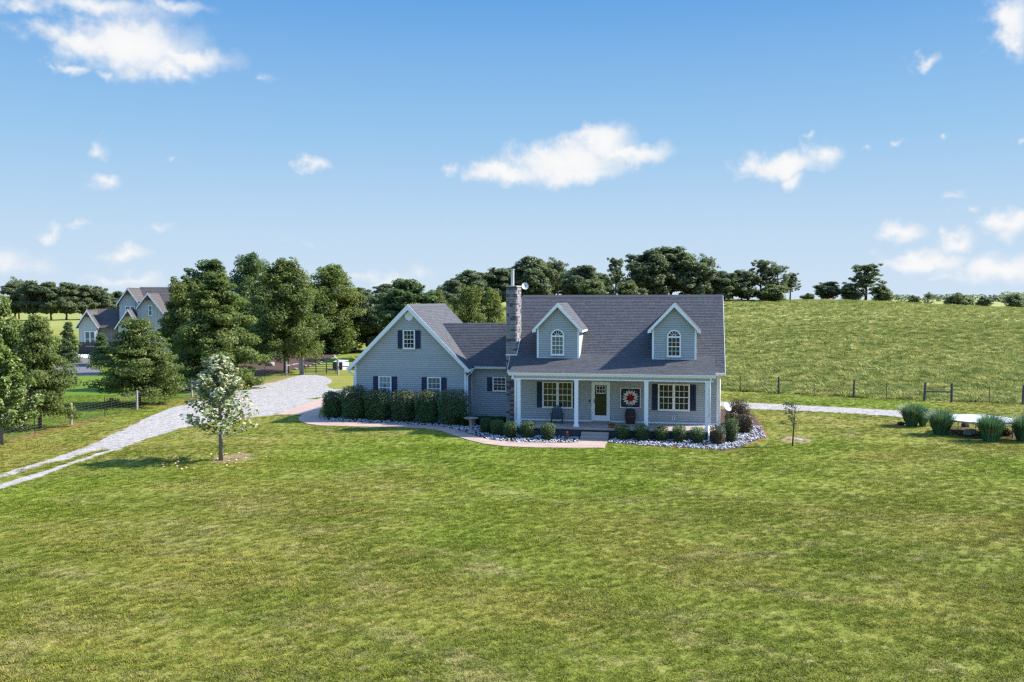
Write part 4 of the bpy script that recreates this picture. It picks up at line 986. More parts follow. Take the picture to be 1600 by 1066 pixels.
        cl.append((np.array([.1, 0, h * .4]), (.15, .15, .12), .5))
    elif kind == 'young':                   # planted sapling: thin stem, fan of ascending twigs, big separate leaves
        mb.tube([(0, 0, -.1), (.02, 0, h * .3), (-.02, .01, h * .6), (0, 0, h * .97)], [tr * .8, tr * .6, tr * .4, .008], 7)
        for i in range(38):
            t = (i + .5) / 38; z0 = base + (h * .94 - base) * t; a = i * 2.399; L = w / 2 * (1 - t) ** .62 * r.uniform(.7, 1.05) * (1 if t > .12 else .75) + .12; el = R(28 + 35 * t)
            d = np.array([math.cos(a) * math.cos(el), math.sin(a) * math.cos(el), math.sin(el)]); tip = np.array([0, 0, z0]) + d * L * 1.1
            mb.tube([(0, 0, z0), tuple(np.array([0, 0, z0]) + d * L * .5), tuple(tip)], [.02, .012, .004], 4, cap=False)
            for f in (.35, .6, .85, 1.05):
                rr = .14 + .10 * L; cl.append((np.array([0, 0, z0]) * (1 - f) + tip * f, (rr, rr, rr), rr ** 1.2 * (1.2 if t > .38 else .5)))
    tot = sum(c[2] for c in cl); cl = [(c, rad, max(2, int(n_leaf * wt / tot))) for c, rad, wt in cl]
    ctr = np.array([0, 0, base + (h - base) * .35])
    P, Nn = clump_leaves(cl, r, center=ctr, up=.55, rnd=.65, shell=.25)
    mi = None
    if len(mats) > 1: mi = (r.random(len(P)) < (tipfrac if kind != 'young' else tipfrac * np.clip(2.4 - 2.6 * P[:, 2] / h, .2, 2))).astype(int)
    L = leaf * r.uniform(.7, 1.35, len(P))
    crown = leaves(P, Nn, L, L * .62, mats, mi, 'crown', None, r, link=False)
    trunk = mb.build('trunk', bark, None, True, link=False)
    return trunk, crown
PROTO = {}
def proto(key, *a, **k):
    if key not in PROTO: PROTO[key] = tree_mesh(*a, **k)
    return PROTO[key]
def plant_tree(name, label, key, x, y, h, w, rz=0., group=None, cat='tree', z=None, sink=0.):
    """a thing made of trunk and crown, scaled from its kind's mesh (built about 10 m high)"""
    tk, ck, H0, W0 = PROTO[key]
    t = empty(name, (x, y, (hz(x, y) if z is None else z) - sink), rz, label, cat, group)
    t.scale = (w / W0, w / W0, h / H0)
    share(tk, 'trunk', t); share(ck, 'crown', t)
    return t
def kind(key, kd, h, w, base, seed, n, leaf, mats, bark='bark', tip=0.):
    a, b = tree_mesh(kd, h, w, base, seed, n, leaf, mats if isinstance(mats, list) else [mats], bark, tip); PROTO[key] = (a, b, h, w)
kind('oakA', 'pyramid', 9.3, 7.4, .5, 1, 52000, .21, 'leaf_oak')
kind('oakB', 'dome', 9.8, 6.4, 2.5, 2, 46000, .20, 'leaf_oak')
kind('oakD', 'dome', 9.8, 6.4, .8, 22, 44000, .20, ['leaf_oak', 'leaf_yellow'], tip=.35)
kind('oakC', 'pyramid', 6.0, 5.2, 1.35, 3, 32000, .15, 'leaf_oak')
kind('darkA', 'round', 11, 7, .9, 4, 34000, .28, 'leaf_dark')
kind('darkB', 'dome', 11, 7, .9, 24, 40000, .22, 'leaf_dark')
kind('yelA', 'round', 9, 6, .8, 5, 28000, .24, 'leaf_yellow')
kind('yelB', 'dome', 4.6, 4.2, .4, 6, 16000, .19, 'leaf_yellow')
kind('brightA', 'round', 7, 5, .8, 7, 26000, .20, ['leaf_bright', 'leaf_yellow'], tip=.3)
kind('paleA', 'young', 5, 3.1, 1.0, 8, 4700, .17, ['leaf_pale', 'leaf_bright'], 'bark_pale', .25)
kind('paleB', 'young', 5, 3.1, .7, 9, 16000, .17, ['leaf_bright', 'leaf_pale'], 'bark_pale', .12)
kind('farA', 'round', 12, 9, .4, 10, 20000, .46, 'leaf_far')
kind('farB', 'round', 11, 10, .2, 11, 20000, .46, 'leaf_far')
kind('farC', 'round', 13, 8, 1.1, 12, 17000, .46, 'leaf_far')
kind('farD', 'open', 12, 9, 3, 13, 9000, .36, 'leaf_far')
kind('farE', 'open', 12, 9, 3, 14, 4200, .36, 'leaf_far')
kind('bushF', 'round', 5, 6, .05, 15, 8000, .34, ['leaf_far', 'leaf_yellow'], tip=.35)
kind('cedar', 'pyramid', 4.5, 3.2, .15, 16, 12000, .18, 'leaf_dark')
kind('twig', 'bare', 2.3, 1.8, .8, 17, 330, .085, ['leaf_oak', 'leaf_russet'], 'bark', .4)

def tree_at(name, label, key, u, D, vtop, wpx, rz=0., group=None, cat='tree', dz=0.):
    """D: distance along the view; top and width as the photo gives them at that distance"""
    x, y, _ = atd(u, 500, D); zb = hz(x, y) + dz; zt = atd(u, vtop, D)[2]
    return plant_tree(name, label, key, x, y, zt - zb, wpx / F * D, rz, group, cat, zb)
T = tree_at
# left of the house
T('oak_tree', 'largest pyramidal green oak in front of the grove, its lowest limbs sweeping the ground', 'oakA', 338, 76, 431, 150, .3)
T('oak_tree', 'tall pyramidal oak with a bare lower trunk beside the wooden fence rail', 'oakB', 446, 91.5, 413, 112, 1.1)
T('oak_tree', 'slimmer oak at the right end of the grove above the mulch bank', 'oakD', 519, 126, 421, 104, 2.3)
T('shade_tree', 'dark round topped tree rising highest behind the largest oak', 'darkA', 326, 104, 398, 112, .5)
T('shade_tree', 'narrow dark tree between the two tall oaks, at the back of the grove', 'darkB', 391, 116, 404, 92, 2.5)
T('shade_tree', 'yellowish green tree overlapping the right end of the neighbouring house', 'yelA', 285, 92, 430, 84, 1.5)
T('shade_tree', 'yellow green tree behind the gate, low in front of the dark evergreens', 'yelA', 554, 129, 449, 80, .2)
T('shade_tree', 'low dark tree filling the shade under the grove, behind the mulch bank', 'darkA', 484, 128, 440, 110, 4.)
T('shade_tree', 'dark bushy tree behind the rail fence at the left of the mulch bank', 'darkA', 398, 122, 455, 100, 5.)
T('shade_tree', 'spreading tree with flat layered limbs in front of the neighbouring house', 'oakC', 214, 63.5, 503, 130, .7)
T('shade_tree', 'green tree with straight dark trunk behind the wire fence, leftmost one with its trunk showing', 'oakC', 58, 51.8, 500, 108, 2.)
T('tulip_tree', 'leafy tree with pale undersides of leaves cut off by the left edge of the photo', 'paleB', -2, 46, 540, 112, 1.)
T('shade_tree', 'bright green round tree at the far left edge behind the pale leafed tree', 'brightA', -6, 66, 452, 84, 1.)
T('evergreen', 'small dark conical evergreen on the lawn left of the neighbouring house', 'cedar', 106, 106, 505, 34, 1.)
T('evergreen', 'dark evergreen shrub against the front corner of the neighbouring house', 'cedar', 158, 104, 522, 36, 2.)
x, y = gp(345, 719.5)
plant_tree('tulip_tree', 'slender young tree with pale silvery leaves standing alone on the front lawn', 'paleA', x, y, 4.95, 3.9, .6)
x, y = gp(1238, 697.5)
st = plant_tree('young_tree', 'thin nearly bare young tree with few russet leaves on the right lawn', 'twig', x, y, 2.3, 1.8, .2)
# behind the garage
T('shade_tree', 'broad dark tree rising behind the garage roof', 'darkA', 636, 112, 430, 118, 3.)
T('shade_tree', 'dark tree behind the left slope of the garage roof', 'farB', 588, 128, 452, 86, 3.)
T('shade_tree', 'green tree just behind the peak of the garage gable', 'oakB', 680, 118, 458, 60, .4)
T('shade_tree', 'hazy tree low behind the grove, right of the evergreens', 'farA', 566, 190, 447, 60, 1.)
T('shade_tree', 'hazy tree far behind, between the garage and the grove', 'farC', 606, 215, 440, 60, 2.)
T('young_tree', 'left of two yellow green pyramidal young trees above the connector roof', 'yelB', 734, 127, 457, 52, .3)
T('young_tree', 'right of two yellow green young trees above the connector roof, beside the chimney', 'yelB', 770, 129, 459, 42, 1.7)
# row on the crest behind the house
for (nm, key, u, D, vt, wp, lab) in (
    ('far_tree', 'farB', 705, 178, 434, 62, 'lowest tree at the left end of the row behind the house roof'),
    ('far_tree', 'farA', 738, 182, 419, 70, 'rounded tree above the yellow green young trees behind the connector'),
    ('far_tree', 'farC', 778, 184, 414, 62, 'tree directly left of the chimney flue in the hilltop row'),
    ('far_tree', 'farA', 832, 186, 397, 72, 'tall dark tree just right of the chimney and its satellite dish'),
    ('far_tree', 'farE', 872, 190, 402, 54, 'thin see through tree between denser trees left of the left dormer'),
    ('far_tree', 'farB', 908, 180, 411, 74, 'wide dense tree above the left dormer'),
    ('far_bush', 'bushF', 930, 172, 434, 62, 'low green bush in front of the trees right of the left dormer'),
    ('far_tree', 'farD', 962, 192, 401, 40, 'spindly dark tree standing apart in the gap between the dormers'),
    ('far_bush', 'bushF', 984, 172, 437, 52, 'yellow green bush below the spindly tree between the dormers'),
    ('far_tree', 'farA', 1012, 184, 387, 84, 'large rounded tree left of the highest crown in the row'),
    ('far_tree', 'farC', 1048, 188, 379, 86, 'highest tree of the hilltop row, above the right dormer'),
    ('far_tree', 'farB', 1082, 186, 404, 74, 'dense tree sloping down right of the highest crown'),
    ('far_tree', 'farE', 1104, 194, 396, 48, 'thin topped tree poking above the dense trees near the roof end'),
    ('far_tree', 'farA', 1128, 188, 421, 60, 'medium dark tree above the right end of the house roof'),
    ('far_tree', 'farB', 1158, 190, 419, 58, 'dark tree just right of the house roof on the crest'),
    ('far_tree', 'farD', 1188, 192, 404, 58, 'open branched tree near the right end of the hilltop row'),
    ('far_tree', 'farE', 1214, 192, 409, 52, 'leaning sparse tree with sky showing through, second from the end of the row'),
    ('far_tree', 'farD', 1234, 196, 426, 40, 'last small sparse tree at the right end of the hilltop row'),
    ('far_bush', 'bushF', 1262, 205, 458, 24, 'smallest bush on the crest right of the hilltop row'),
    ('far_tree', 'farB', 1293, 208, 438, 46, 'lone rounded tree on the crest of the pasture'),
    ('far_tree', 'farD', 1352, 205, 411, 70, 'ragged twiggy topped tree standing alone on the pasture crest'),
    ('far_bush', 'bushF', 1330, 203, 443, 40, 'dark bush against the left foot of the ragged lone tree'),
    ('far_bush', 'bushF', 1376, 203, 446, 42, 'dark bush against the right foot of the ragged lone tree'),
    ('far_bush', 'bushF', 1428, 270, 461, 26, 'small dark bush far off, right of the ragged lone tree'),
    ('far_tree', 'farE', 1449, 290, 456, 20, 'tiny bare tree far off beyond the pasture crest'),
    ('far_bush', 'bushF', 1498, 285, 457, 46, 'broad dark bush beyond the pasture at the right'),
    ('far_bush', 'bushF', 1537, 290, 463, 30, 'rounded bush second from the right edge on the horizon'),
    ('far_bush', 'bushF', 1584, 280, 459, 38, 'dark bush at the right edge of the horizon'),
    ('far_tree', 'farC', 722, 214, 430, 56, 'back row tree filling the gap left of the yellow green young trees'),
    ('far_tree', 'farC', 756, 212, 422, 56, 'back row tree just left of the chimney, behind the rounded one'),
    ('far_tree', 'farA', 806, 214, 412, 58, 'back row tree whose top shows behind the chimney flue'),
    ('far_tree', 'farC', 856, 215, 406, 56, 'back row tree between the tall dark tree and the thin see through tree'),
    ('far_tree', 'farC', 888, 216, 418, 52, 'back row tree behind the thin see through tree'),
    ('far_tree', 'farA', 936, 214, 424, 56, 'back row tree behind the low green bush'),
    ('far_tree', 'farC', 1032, 218, 395, 60, 'back row tree between the large rounded crown and the highest crown'),
    ('far_tree', 'farA', 1100, 216, 420, 58, 'back row tree under the thin topped tree near the roof end'),
    ('far_tree', 'farC', 1144, 216, 424, 50, 'back row tree at the right roof corner'),
    ('far_bush', 'bushF', 1206, 188, 444, 60, 'dark undergrowth below the open branched trees at the end of the row'),
    ('far_tree', 'farC', 24, 262, 438, 46, 'leftmost tree of the wood on the far left hill'),
    ('far_tree', 'farE', 30, 270, 432, 40, 'thin topped tree above the left end of the far left wood'),
    ('far_tree', 'farC', 52, 258, 434, 48, 'dark tree with bare trunk second from left in the far left wood'),
    ('far_tree', 'farC', 80, 256, 436, 46, 'third tree from left in the far left wood'),
    ('far_tree', 'farC', 104, 258, 437, 48, 'middle tree in the far left wood, above the small evergreen'),
    ('far_tree', 'farC', 130, 262, 441, 46, 'tree of the far left wood just left of the neighbouring house'),
    ('far_tree', 'farA', 156, 268, 445, 46, 'tree of the far left wood above the low gable roof of the neighbouring house'),
    ('far_tree', 'farA', 182, 275, 453, 44, 'last low tree of the far left wood against the neighbouring house'),
): T(nm, lab, key, u, D, vt, wp * (1.1 if nm == 'far_tree' and key[-1] in 'ABC' else 1.05), random.uniform(0, 6), 'trees on the hilltop behind the house' if 690 < u < 1250 else 'far bushes and trees on the horizon' if u > 700 else 'wood on the far left hill', 'bush' if nm == 'far_bush' else 'tree')
# distant wooded hills, one mass
def far_wood():
    r = np.random.default_rng(3); P, Nn = [], []
    for k in range(120):
        u, D = (r.uniform(1395, 1720), r.uniform(560, 800)) if k < 50 else (r.uniform(-150, 330), r.uniform(420, 560))
        x, y, _ = atd(u, 460, D); s = r.uniform(3.5, 6.5)
        d = unit(60, r); d[:, 2] = np.abs(d[:, 2]); P.append(np.array([x, y, hz(x, y)]) + d * (s, s, s * .8)); Nn.append(d + (0, 0, .5) + r.normal(size=(60, 3)) * .4)
    leaves(np.concatenate(P), np.concatenate(Nn), 2.0, 1.5, ['leaf_far'], None, 'far_woodland', None, r, kind='stuff')
far_wood()

def shrub(name, label, x, y, w, h, d=None, seed=0, n=1800, leaf=.07, body='leaf_box', tip='leaf_box_tip', square=.55, group=None, tipz=.72, z=GZ, cat='bush', tipamt=.8):
    """clipped bush: leaf faces over a rounded block with a dark twiggy inside"""
    r = np.random.default_rng(seed); d = d or w
    t = empty(name, (x, y, z), r.uniform(0, .5), label, cat, group)
    q = unit(n, r); e = 1 / (np.abs(q) ** (2 + 4 * square)).sum(1) ** (1 / (2 + 4 * square)); s = q * e[:, None]
    lump = 1 + .07 * np.sin(q[:, 0] * 7 + seed) * np.cos(q[:, 1] * 6 + q[:, 2] * 5)
    k = r.uniform(.72, 1.05, n) * lump
    P = s * k[:, None] * (w / 2, d / 2, h / 2) + (0, 0, h / 2 + .02); P[:, 2] = np.maximum(P[:, 2], .03)
    sh = .80 + .2 * np.clip(P[:, 2] / h, 0, 1); P[:, 0] *= sh; P[:, 1] *= sh
    mi = ((P[:, 2] / h + r.normal(size=n) * .12 > tipz) & (r.random(n) < tipamt)).astype(int)
    leaves(P, q + (0, 0, .35) + r.normal(size=(n, 3)) * .6, leaf * r.uniform(.7, 1.4, n), leaf * .6, [body, tip], mi, 'foliage', t, r)
    c = MB(); c.lathe([(.02, .0), (w * .24, .05), (w * .33, h * .4), (w * .33, h * .68), (w * .2, h * .8), (.02, h * .82)], 10); o = c.build('twigs', 'mulch', t)
    o.scale = (1, d / w, 1)
    for k in range(4):
        m = MB(); 
    return t
hedge_lab = ['smallest clipped hedge bush at the left end of the row, by the concrete apron', 'tallest rounded hedge bush, second from the left before the garage corner', 'hedge bush below the air conditioner in the left garage window', 'hedge bush in the middle of the row between the two garage windows', 'hedge bush below the right garage window, with bronze tips', 'large hedge bush with bronze tips at the right end of the garage row']
for i, (u0, u1, vb, vt) in enumerate(((498, 529, 655.5, 619), (526, 567, 658, 610.5), (563, 608, 660, 616), (604, 647, 662, 617.5), (643, 683, 664.5, 618), (679, 726, 667, 616))):
    u = (u0 + u1) / 2; x, y = gp(u, vb); y += .75; D = (x - CAM[0]) * _fwd[0] + (y - CAM[1]) * _fwd[1]; w = (u1 - u0) / F * D
    h = (vb - vt) / F * D + .16
    shrub('hedge_bush', hedge_lab[i], x, y, w * 1.03, h, 1.5, 30 + i, 7000, .085, 'leaf_hedge', 'leaf_hedge_tip', .45, 'hedge bushes along the garage', .80, tipamt=.6)
box_lab = ['dark low boxwood beside the birdbath', 'rounded boxwood in front of the chimney foot', 'boxwood below the left porch corner board, left of the downspout', 'boxwood right of the left downspout, under the porch', 'boxwood between the left downspout and the rusty figure', 'boxwood just right of the porch steps', 'boxwood left of the third porch column', 'boxwood right of the third porch column', 'boxwood below the right porch window', 'boxwood left of the right porch downspout', 'brownish boxwood right of the right porch downspout', 'bright topped boxwood at the right house corner']
for i, (u, vb, vt, wp) in enumerate(((757.5, 679, 657, 20), (775, 682, 660, 22), (796, 686.5, 663, 21), (822.5, 687, 662, 23), (854.5, 689, 665, 23), (972, 690, 668, 23), (1002, 691, 667.5, 23.5), (1032.5, 691.5, 671, 22), (1061, 693, 669, 21), (1089.5, 695, 672, 23.5), (1121.5, 696.5, 670, 24), (1142, 692.5, 658, 23))):
    x, y = gp(u, vb); y += .36; D = (x - CAM[0]) * _fwd[0] + (y - CAM[1]) * _fwd[1]
    shrub('boxwood', box_lab[i], x, y, wp / F * D * 1.06, (vb - vt) / F * D + .06, None, 50 + i, 2300, .06, 'leaf_box' if i != 10 else 'leaf_russet', 'leaf_box_tip' if i not in (0, 10) else 'leaf_box', .5, 'clipped boxwoods along the porch', .66 if i != 11 else .5)
for u, vb, vt, wp, lab in ((1163, 679, 650, 26, 'dark russet bush at the right end of the white rock bed'), (1154, 665, 627, 34, 'loose russet bush under the low satellite dish at the house corner'), (1145, 672, 648, 22, 'small dark bush tucked behind the bright topped boxwood')):
    x, y = gp(u, vb); y += .45; D = (x - CAM[0]) * _fwd[0] + (y - CAM[1]) * _fwd[1]
    shrub('russet_bush', lab, x, y, wp / F * D * 1.08, (vb - vt) / F * D, None, 80 + int(u), 2600, .09, 'leaf_russet', 'leaf_russet', .25)

def blades(n, spread, h, lean, w, r, droop=.35, dome=0.):
    """arching grass blades as three-corner strips; returns V, F"""
    a = r.uniform(0, 2 * PI, n); rad = spread * np.sqrt(r.random(n)); b = np.stack([np.cos(a) * rad, np.sin(a) * rad, np.zeros(n)], 1)
    da = a + r.normal(size=n) * .7; L = h * r.uniform(.7, 1.1, n) * (1 - dome * (rad / max(spread, 1e-6)) ** 2); ln = lean * r.uniform(.3, 1.2, n) * (.35 + rad / max(spread, 1e-6))
    d = np.stack([np.cos(da), np.sin(da), np.zeros(n)], 1); s = np.stack([-np.sin(da), np.cos(da), np.zeros(n)], 1) * (w * r.uniform(.7, 1.3, n))[:, None]
    mid = b + d * (L * ln * .45)[:, None] + np.array([0, 0, 1]) * (L * .62)[:, None]
    tip = b + d * (L * ln * (1 + droop))[:, None] + np.array([0, 0, 1]) * (L * (1 - droop * ln * .5))[:, None]
    V = np.stack([b - s * .5, b + s * .5, mid + s * .45, mid - s * .45, tip], 1).reshape(-1, 3)
    i = np.arange(n)[:, None] * 5
    Fq = np.concatenate([i + (0, 1, 2), i + (0, 2, 3), i + (3, 2, 4)])
    return V, Fq
def grass_clump(name, label, x, y, w, h, seed, n=900, mats=('blade_blue', 'blade_tip'), lean=.42, group=None, z=GZ, cat='ornamental grass'):
    r = np.random.default_rng(seed); t = empty(name, (x, y, z), 0, label, cat, group)
    V, Fq = blades(n, w * .25, h * .99, lean, .028, r, .22, .16); np_mesh('blades', V, Fq, mats[0], None, t)
    V, Fq = blades(n // 3, w * .25, h * 1.04, lean * 1.05, .02, r, .3, .15); V2 = V.reshape(-1, 5, 3); k = .5
    V2[:, 0] = V2[:, 0] * (1 - k) + V2[:, 3] * k; V2[:, 1] = V2[:, 1] * (1 - k) + V2[:, 2] * k
    np_mesh('seed_tips', V, Fq, mats[1], None, t)
    return t
for i, (u, vb, vt, wp, lab) in enumerate(((1426, 667, 632, 30, 'left clump of the split ornamental grass at the left end of the row'), (1443.5, 667.5, 636, 17, 'narrow grass clump leaning right beside the left end clump'), (1472, 680.5, 641, 40, 'broad grass clump left of the trampoline'), (1550, 691, 648, 43, 'broad grass clump in front of the trampoline'), (1604, 690.5, 650, 42, 'grass clump cut by the right edge of the photo'))):
    x, y = gp(u, vb); y += .3; D = (x - CAM[0]) * _fwd[0] + (y - CAM[1]) * _fwd[1]
    grass_clump('ornamental_grass', lab, x, y, wp / F * D, (vb - vt) / F * D * 1.04, 90 + i, 1500 if i != 1 else 600, group='ornamental grasses by the trampoline')
for u, vb, h, lab in ((722, 668, .8, 'light green grassy plant at the right end of the hedge'), (750, 668, .75, 'feathery green plant right behind the birdbath'), (768, 668, .62, 'low leafy green plant under the connector window'), (785, 666, .6, 'green leafy plant against the chimney foot')):
    x, y = gp(u, vb); y += .5
    grass_clump('leafy_plant', lab, x, y, .95, h, int(u), 420, ('blade_green', 'blade_green'), .8, 'leafy plants by the connector', cat='plant')

# rocks of the planting bed
def rocks():
    r = np.random.default_rng(21); P = tonp(BED); lo, hi = P.min(0), P.max(0); n = 24000
    X, Y = r.uniform(lo[0], hi[0], n), r.uniform(lo[1], hi[1], n)
    ok = inside(BED, X, Y) & ~((X > .15) & (X < 11.35) & (Y > -2.75)) & (Y < 3.5) & ~((X < -3.2) & (Y > GF - .1)) & ~((X < .1) & (Y > CY - .2))
    ok &= ~((X > 4.1) & (X < 5.8) & (Y > -3.5))
    X, Y = X[ok], Y[ok]; ico = bmesh.new(); bmesh.ops.create_icosphere(ico, subdivisions=1, radius=1); bv = np.array([v.co[:] for v in ico.verts]); bf = np.array([[v.index for v in f.verts] for f in ico.faces]); ico.free()
    V, Fs = [], []
    for k in range(len(X)):
        s = r.uniform(.032, .085) * np.array([1, r.uniform(.6, 1), r.uniform(.45, .8)]); a = r.uniform(0, 6.28); v = bv * s * r.uniform(.75, 1.25, (len(bv), 1))
        c, sn = math.cos(a), math.sin(a); v = np.stack([v[:, 0] * c - v[:, 1] * sn, v[:, 0] * sn + v[:, 1] * c, v[:, 2]], 1) + (X[k], Y[k], GZ + .02 + r.uniform(0, .05))
        V.append(v); Fs.append(bf + k * len(bv))
    np_mesh('bed_rocks', np.concatenate(V), np.concatenate(Fs), 'rock_white', kind='stuff')
rocks()
def loose_gravel():
    r = np.random.default_rng(31); bv = np.array([(1, 0, 0), (0, 1, 0), (-1, 0, 0), (0, -1, 0), (0, 0, 1), (0, 0, -.4)], float); bf = np.array([(0, 1, 4), (1, 2, 4), (2, 3, 4), (3, 0, 4), (1, 0, 5), (2, 1, 5), (3, 2, 5), (0, 3, 5)])
    V, Fs, k = [], [], 0
    for P, den in ((DRIVE, 30), (TRACK2, 32), (BACKDRIVE, 26)):
        Q = tonp(P); lo, hi = Q.min(0) - .3, Q.max(0) + .3; lo = np.maximum(lo, (-45, -25)); n = int(np.prod(hi - lo) * den)
        X, Y = r.uniform(lo[0], hi[0], n), r.uniform(lo[1], hi[1], n); jx, jy = r.normal(size=(2, n)) * .16
        ok = inside(P, X + jx, Y + jy) & ~inside(PATH, X, Y) & ~inside(APRON, X, Y); X, Y = X[ok], Y[ok]; n = len(X)
        s = r.uniform(.010, .030, n) * np.where(r.random(n) < .05, 1.6, 1); a = r.uniform(0, 6.28, n); c, sn = np.cos(a), np.sin(a)
        b = bv[None] * s[:, None, None] * r.uniform(.7, 1.3, (n, 6, 1)); v = np.stack([b[..., 0] * c[:, None] - b[..., 1] * sn[:, None] + X[:, None], b[..., 0] * sn[:, None] + b[..., 1] * c[:, None] + Y[:, None], b[..., 2] * .7 + GZ + .008], -1)
        V.append(v.reshape(-1, 3)); Fs.append((bf[None] + 6 * np.arange(n)[:, None, None]).reshape(-1, 3) + k); k += 6 * n
    np_mesh('loose_gravel', np.concatenate(V), np.concatenate(Fs), 'gravel_stone', kind='stuff')
loose_gravel()
t = empty('birdbath', (*gp(736, 677), GZ), 0, 'grey cast stone birdbath with a wide flat bowl by the hedge end', 'birdbath')
mb = MB(); mb.lathe([(.20, 0), (.20, .06), (.13, .10), (.09, .25), (.085, .5), (.13, .72), (.16, .76)], 14); mb.build('pedestal', 'cast_stone', t, smooth=True)
mb = MB(); mb.lathe([(.10, .74), (.30, .80), (.40, .85), (.41, .88), (.37, .885), (.20, .83), (.01, .82)], 22); mb.build('bowl', 'cast_stone', t, smooth=True)
t = empty('garden_figure', (*gp(886, 688), GZ), 0, 'small rusty brown garden figure standing in the white rocks left of the steps', 'garden figure')
mb = MB(); mb.tube([(0, 0, 0), (0, .0, .12), (.02, 0, .26), (0, 0, .36)], [.13, .11, .08, .05], 10); mb.build('body', 'rust_figure', t, smooth=True)
mb = MB(); mb.tube([(0, -.01, .34), (0, -.02, .40), (0, -.03, .46), (0, -.03, .49)], [.05, .075, .065, .02], 10); mb.tube([(0, -.08, .41), (0, -.14, .40)], [.03, .012], 6); mb.build('head', 'rust_figure', t, smooth=True)

# ------------------------------------------------------------------ fences and gate
def wires(name, pts, zs, r, m, parent, stays=0):
    mb = MB()
    for z in zs:
        for a, b in zip(pts[:-1], pts[1:]): mb.bar((a[0], a[1], hz(*a) + z), (b[0], b[1], hz(*b) + z), r, r)
    if stays:
        for a, b in zip(pts[:-1], pts[1:]):
            n = max(1, int((Vector(b) - Vector(a)).length / stays))
            for k in range(1, n):
                p = Vector(a).lerp(Vector(b), k / n); z = hz(p.x, p.y); mb.bar((p.x, p.y, z + zs[0]), (p.x, p.y, z + zs[-1]), r * .8, r * .8)
    o = mb.build(name, m, parent); o['kind'] = 'stuff'; return o
def post(parent, p, h, r, m, name='post', lean=(0, 0), r_=random):
    z = hz(*p); mb = MB(); mb.tube([(p[0], p[1], z - .3), (p[0] + lean[0], p[1] + lean[1], z + h - .03), (p[0] + lean[0], p[1] + lean[1], z + h)], [r * 1.05, r, r * .8], 9)
    return mb.build(name, m, parent, smooth=False)
def tpost(parent, p, h):
    z = hz(*p); mb = MB(); mb.box(p[0] - .022, p[1] - .005, z - .3, p[0] + .022, p[1] + .005, z + h); mb.box(p[0] - .005, p[1] + .0055, z - .3, p[0] + .005, p[1] + .035, z + h)
    return mb.build('steel_post', 'steel_post', parent)
fl_ = empty('wire_fence', (*FENCE_L[0], GZ), 0, 'woven wire fence on weathered wood and steel posts left of the gravel drive', 'fence')
fl_.matrix_world = Matrix.Identity(4)
for i, p in enumerate(FENCE_L):
    if i in (1, 3, 5, 7, 9): tpost(fl_, p, 1.25)
    elif i < 10: post(fl_, p, 1.32, .075, 'post_wood', lean=(random.uniform(-.03, .05), 0))
post(fl_, FENCE_L[10], 1.45, .095, 'post_wood'); 
ext = [tuple(Vector(FENCE_L[0]) - dl * k * 4.2) for k in (3, 2, 1)]
for k, p in enumerate(ext): (tpost(fl_, p, 1.25) if k % 2 == 0 else post(fl_, p, 1.3, .075, 'post_wood'))
wires('woven_wire', ext + FENCE_L[:11], [.06, .22, .38, .54, .70, .86, 1.02, 1.15], .006, 'wire', fl_, .35)
ga, gb = gp(473.5, 585), gp(528, 586)
post(fl_, (ga[0] - .25, ga[1]), 1.6, .12, 'post_wood'); post(fl_, ga, 1.62, .10, 'post_wood'); post(fl_, gb, 1.55, .11, 'post_wood')
mb = MB(); mb.bar((*FENCE_L[10], hz(*FENCE_L[10]) + .98), (ga[0] - .25, ga[1], GZ + 1.12), .10, .10); mb.build('rail', 'post_wood', fl_)
far = gp(575, 586.5); mb = MB(); mb.bar((*gb, GZ + .86), (*far, GZ + .82), .08, .08); mb.build('rail', 'gate_steel', fl_); post(fl_, far, 1.4, .09, 'post_wood')
def gate():
    A, B = Vector((*ga, GZ)), Vector((*gb, GZ)); d = (B - A).normalized(); A = A + d * .22; B = B - d * .2
    t = empty('farm_gate', A, math.atan2(d.y, d.x), 'dark steel tube farm gate across the end of the gravel drive', 'gate'); L = (B - A).length
    for i, z in enumerate((.16, .30, .44, .60, .80, 1.02, 1.24)):
        mb = MB(); mb.tube([(0, 0, z), (L, 0, z)], .03, 6); mb.build('rail', 'gate_steel', t)
    for x in (0, L * .36, L * .70, L): mb = MB(); mb.tube([(x, -.03 if 0 < x < L else 0, .12), (x, -.03 if 0 < x < L else 0, 1.28)], .05 if 0 < x < L else .04, 6); mb.build('upright', 'gate_steel', t)
gate()
fr_ = empty('pasture_fence', (0, 0, 0), 0, 'thin wire fence with dark wood and steel posts along the edge of the pasture', 'fence')
dR = (Vector(FENCE_R[-1]) - Vector(FENCE_R[0])).normalized(); stepR = (Vector(FENCE_R[2]) - Vector(FENCE_R[0])).length / 2
exl = [tuple(Vector(FENCE_R[0]) - dR * stepR * k) for k in (6, 5, 4, 3, 2, 1)]; exr = [tuple(Vector(FENCE_R[-1]) + dR * stepR * k) for k in (1, 2, 3)]
for k, p in enumerate(exl): (tpost(fr_, p, 1.25) if k % 2 == 0 else post(fr_, p, 1.3, .06, 'post_dark'))
for i, p in enumerate(FENCE_R):
    if i in (0, 2, 4, 7): tpost(fr_, p, 1.25)
    else: post(fr_, p, 1.36, .085 if i in (5, 6) else .075, 'post_dark', lean=(random.uniform(-.02, .09), 0))
for k, p in enumerate(exr): (post(fr_, p, 1.3, .075, 'post_dark') if k % 2 else tpost(fr_, p, 1.25))
mb = MB(); a, b = FENCE_R[5], FENCE_R[6]; mb.bar((*a, hz(*a) + .68), (*b, hz(*b) + .74), .09, .09); mb.build('brace_rail', 'post_dark', fr_)
wires('wire', exl + FENCE_R + exr, [.15, .4, .65, .9, 1.15], .006, 'wire', fr_)

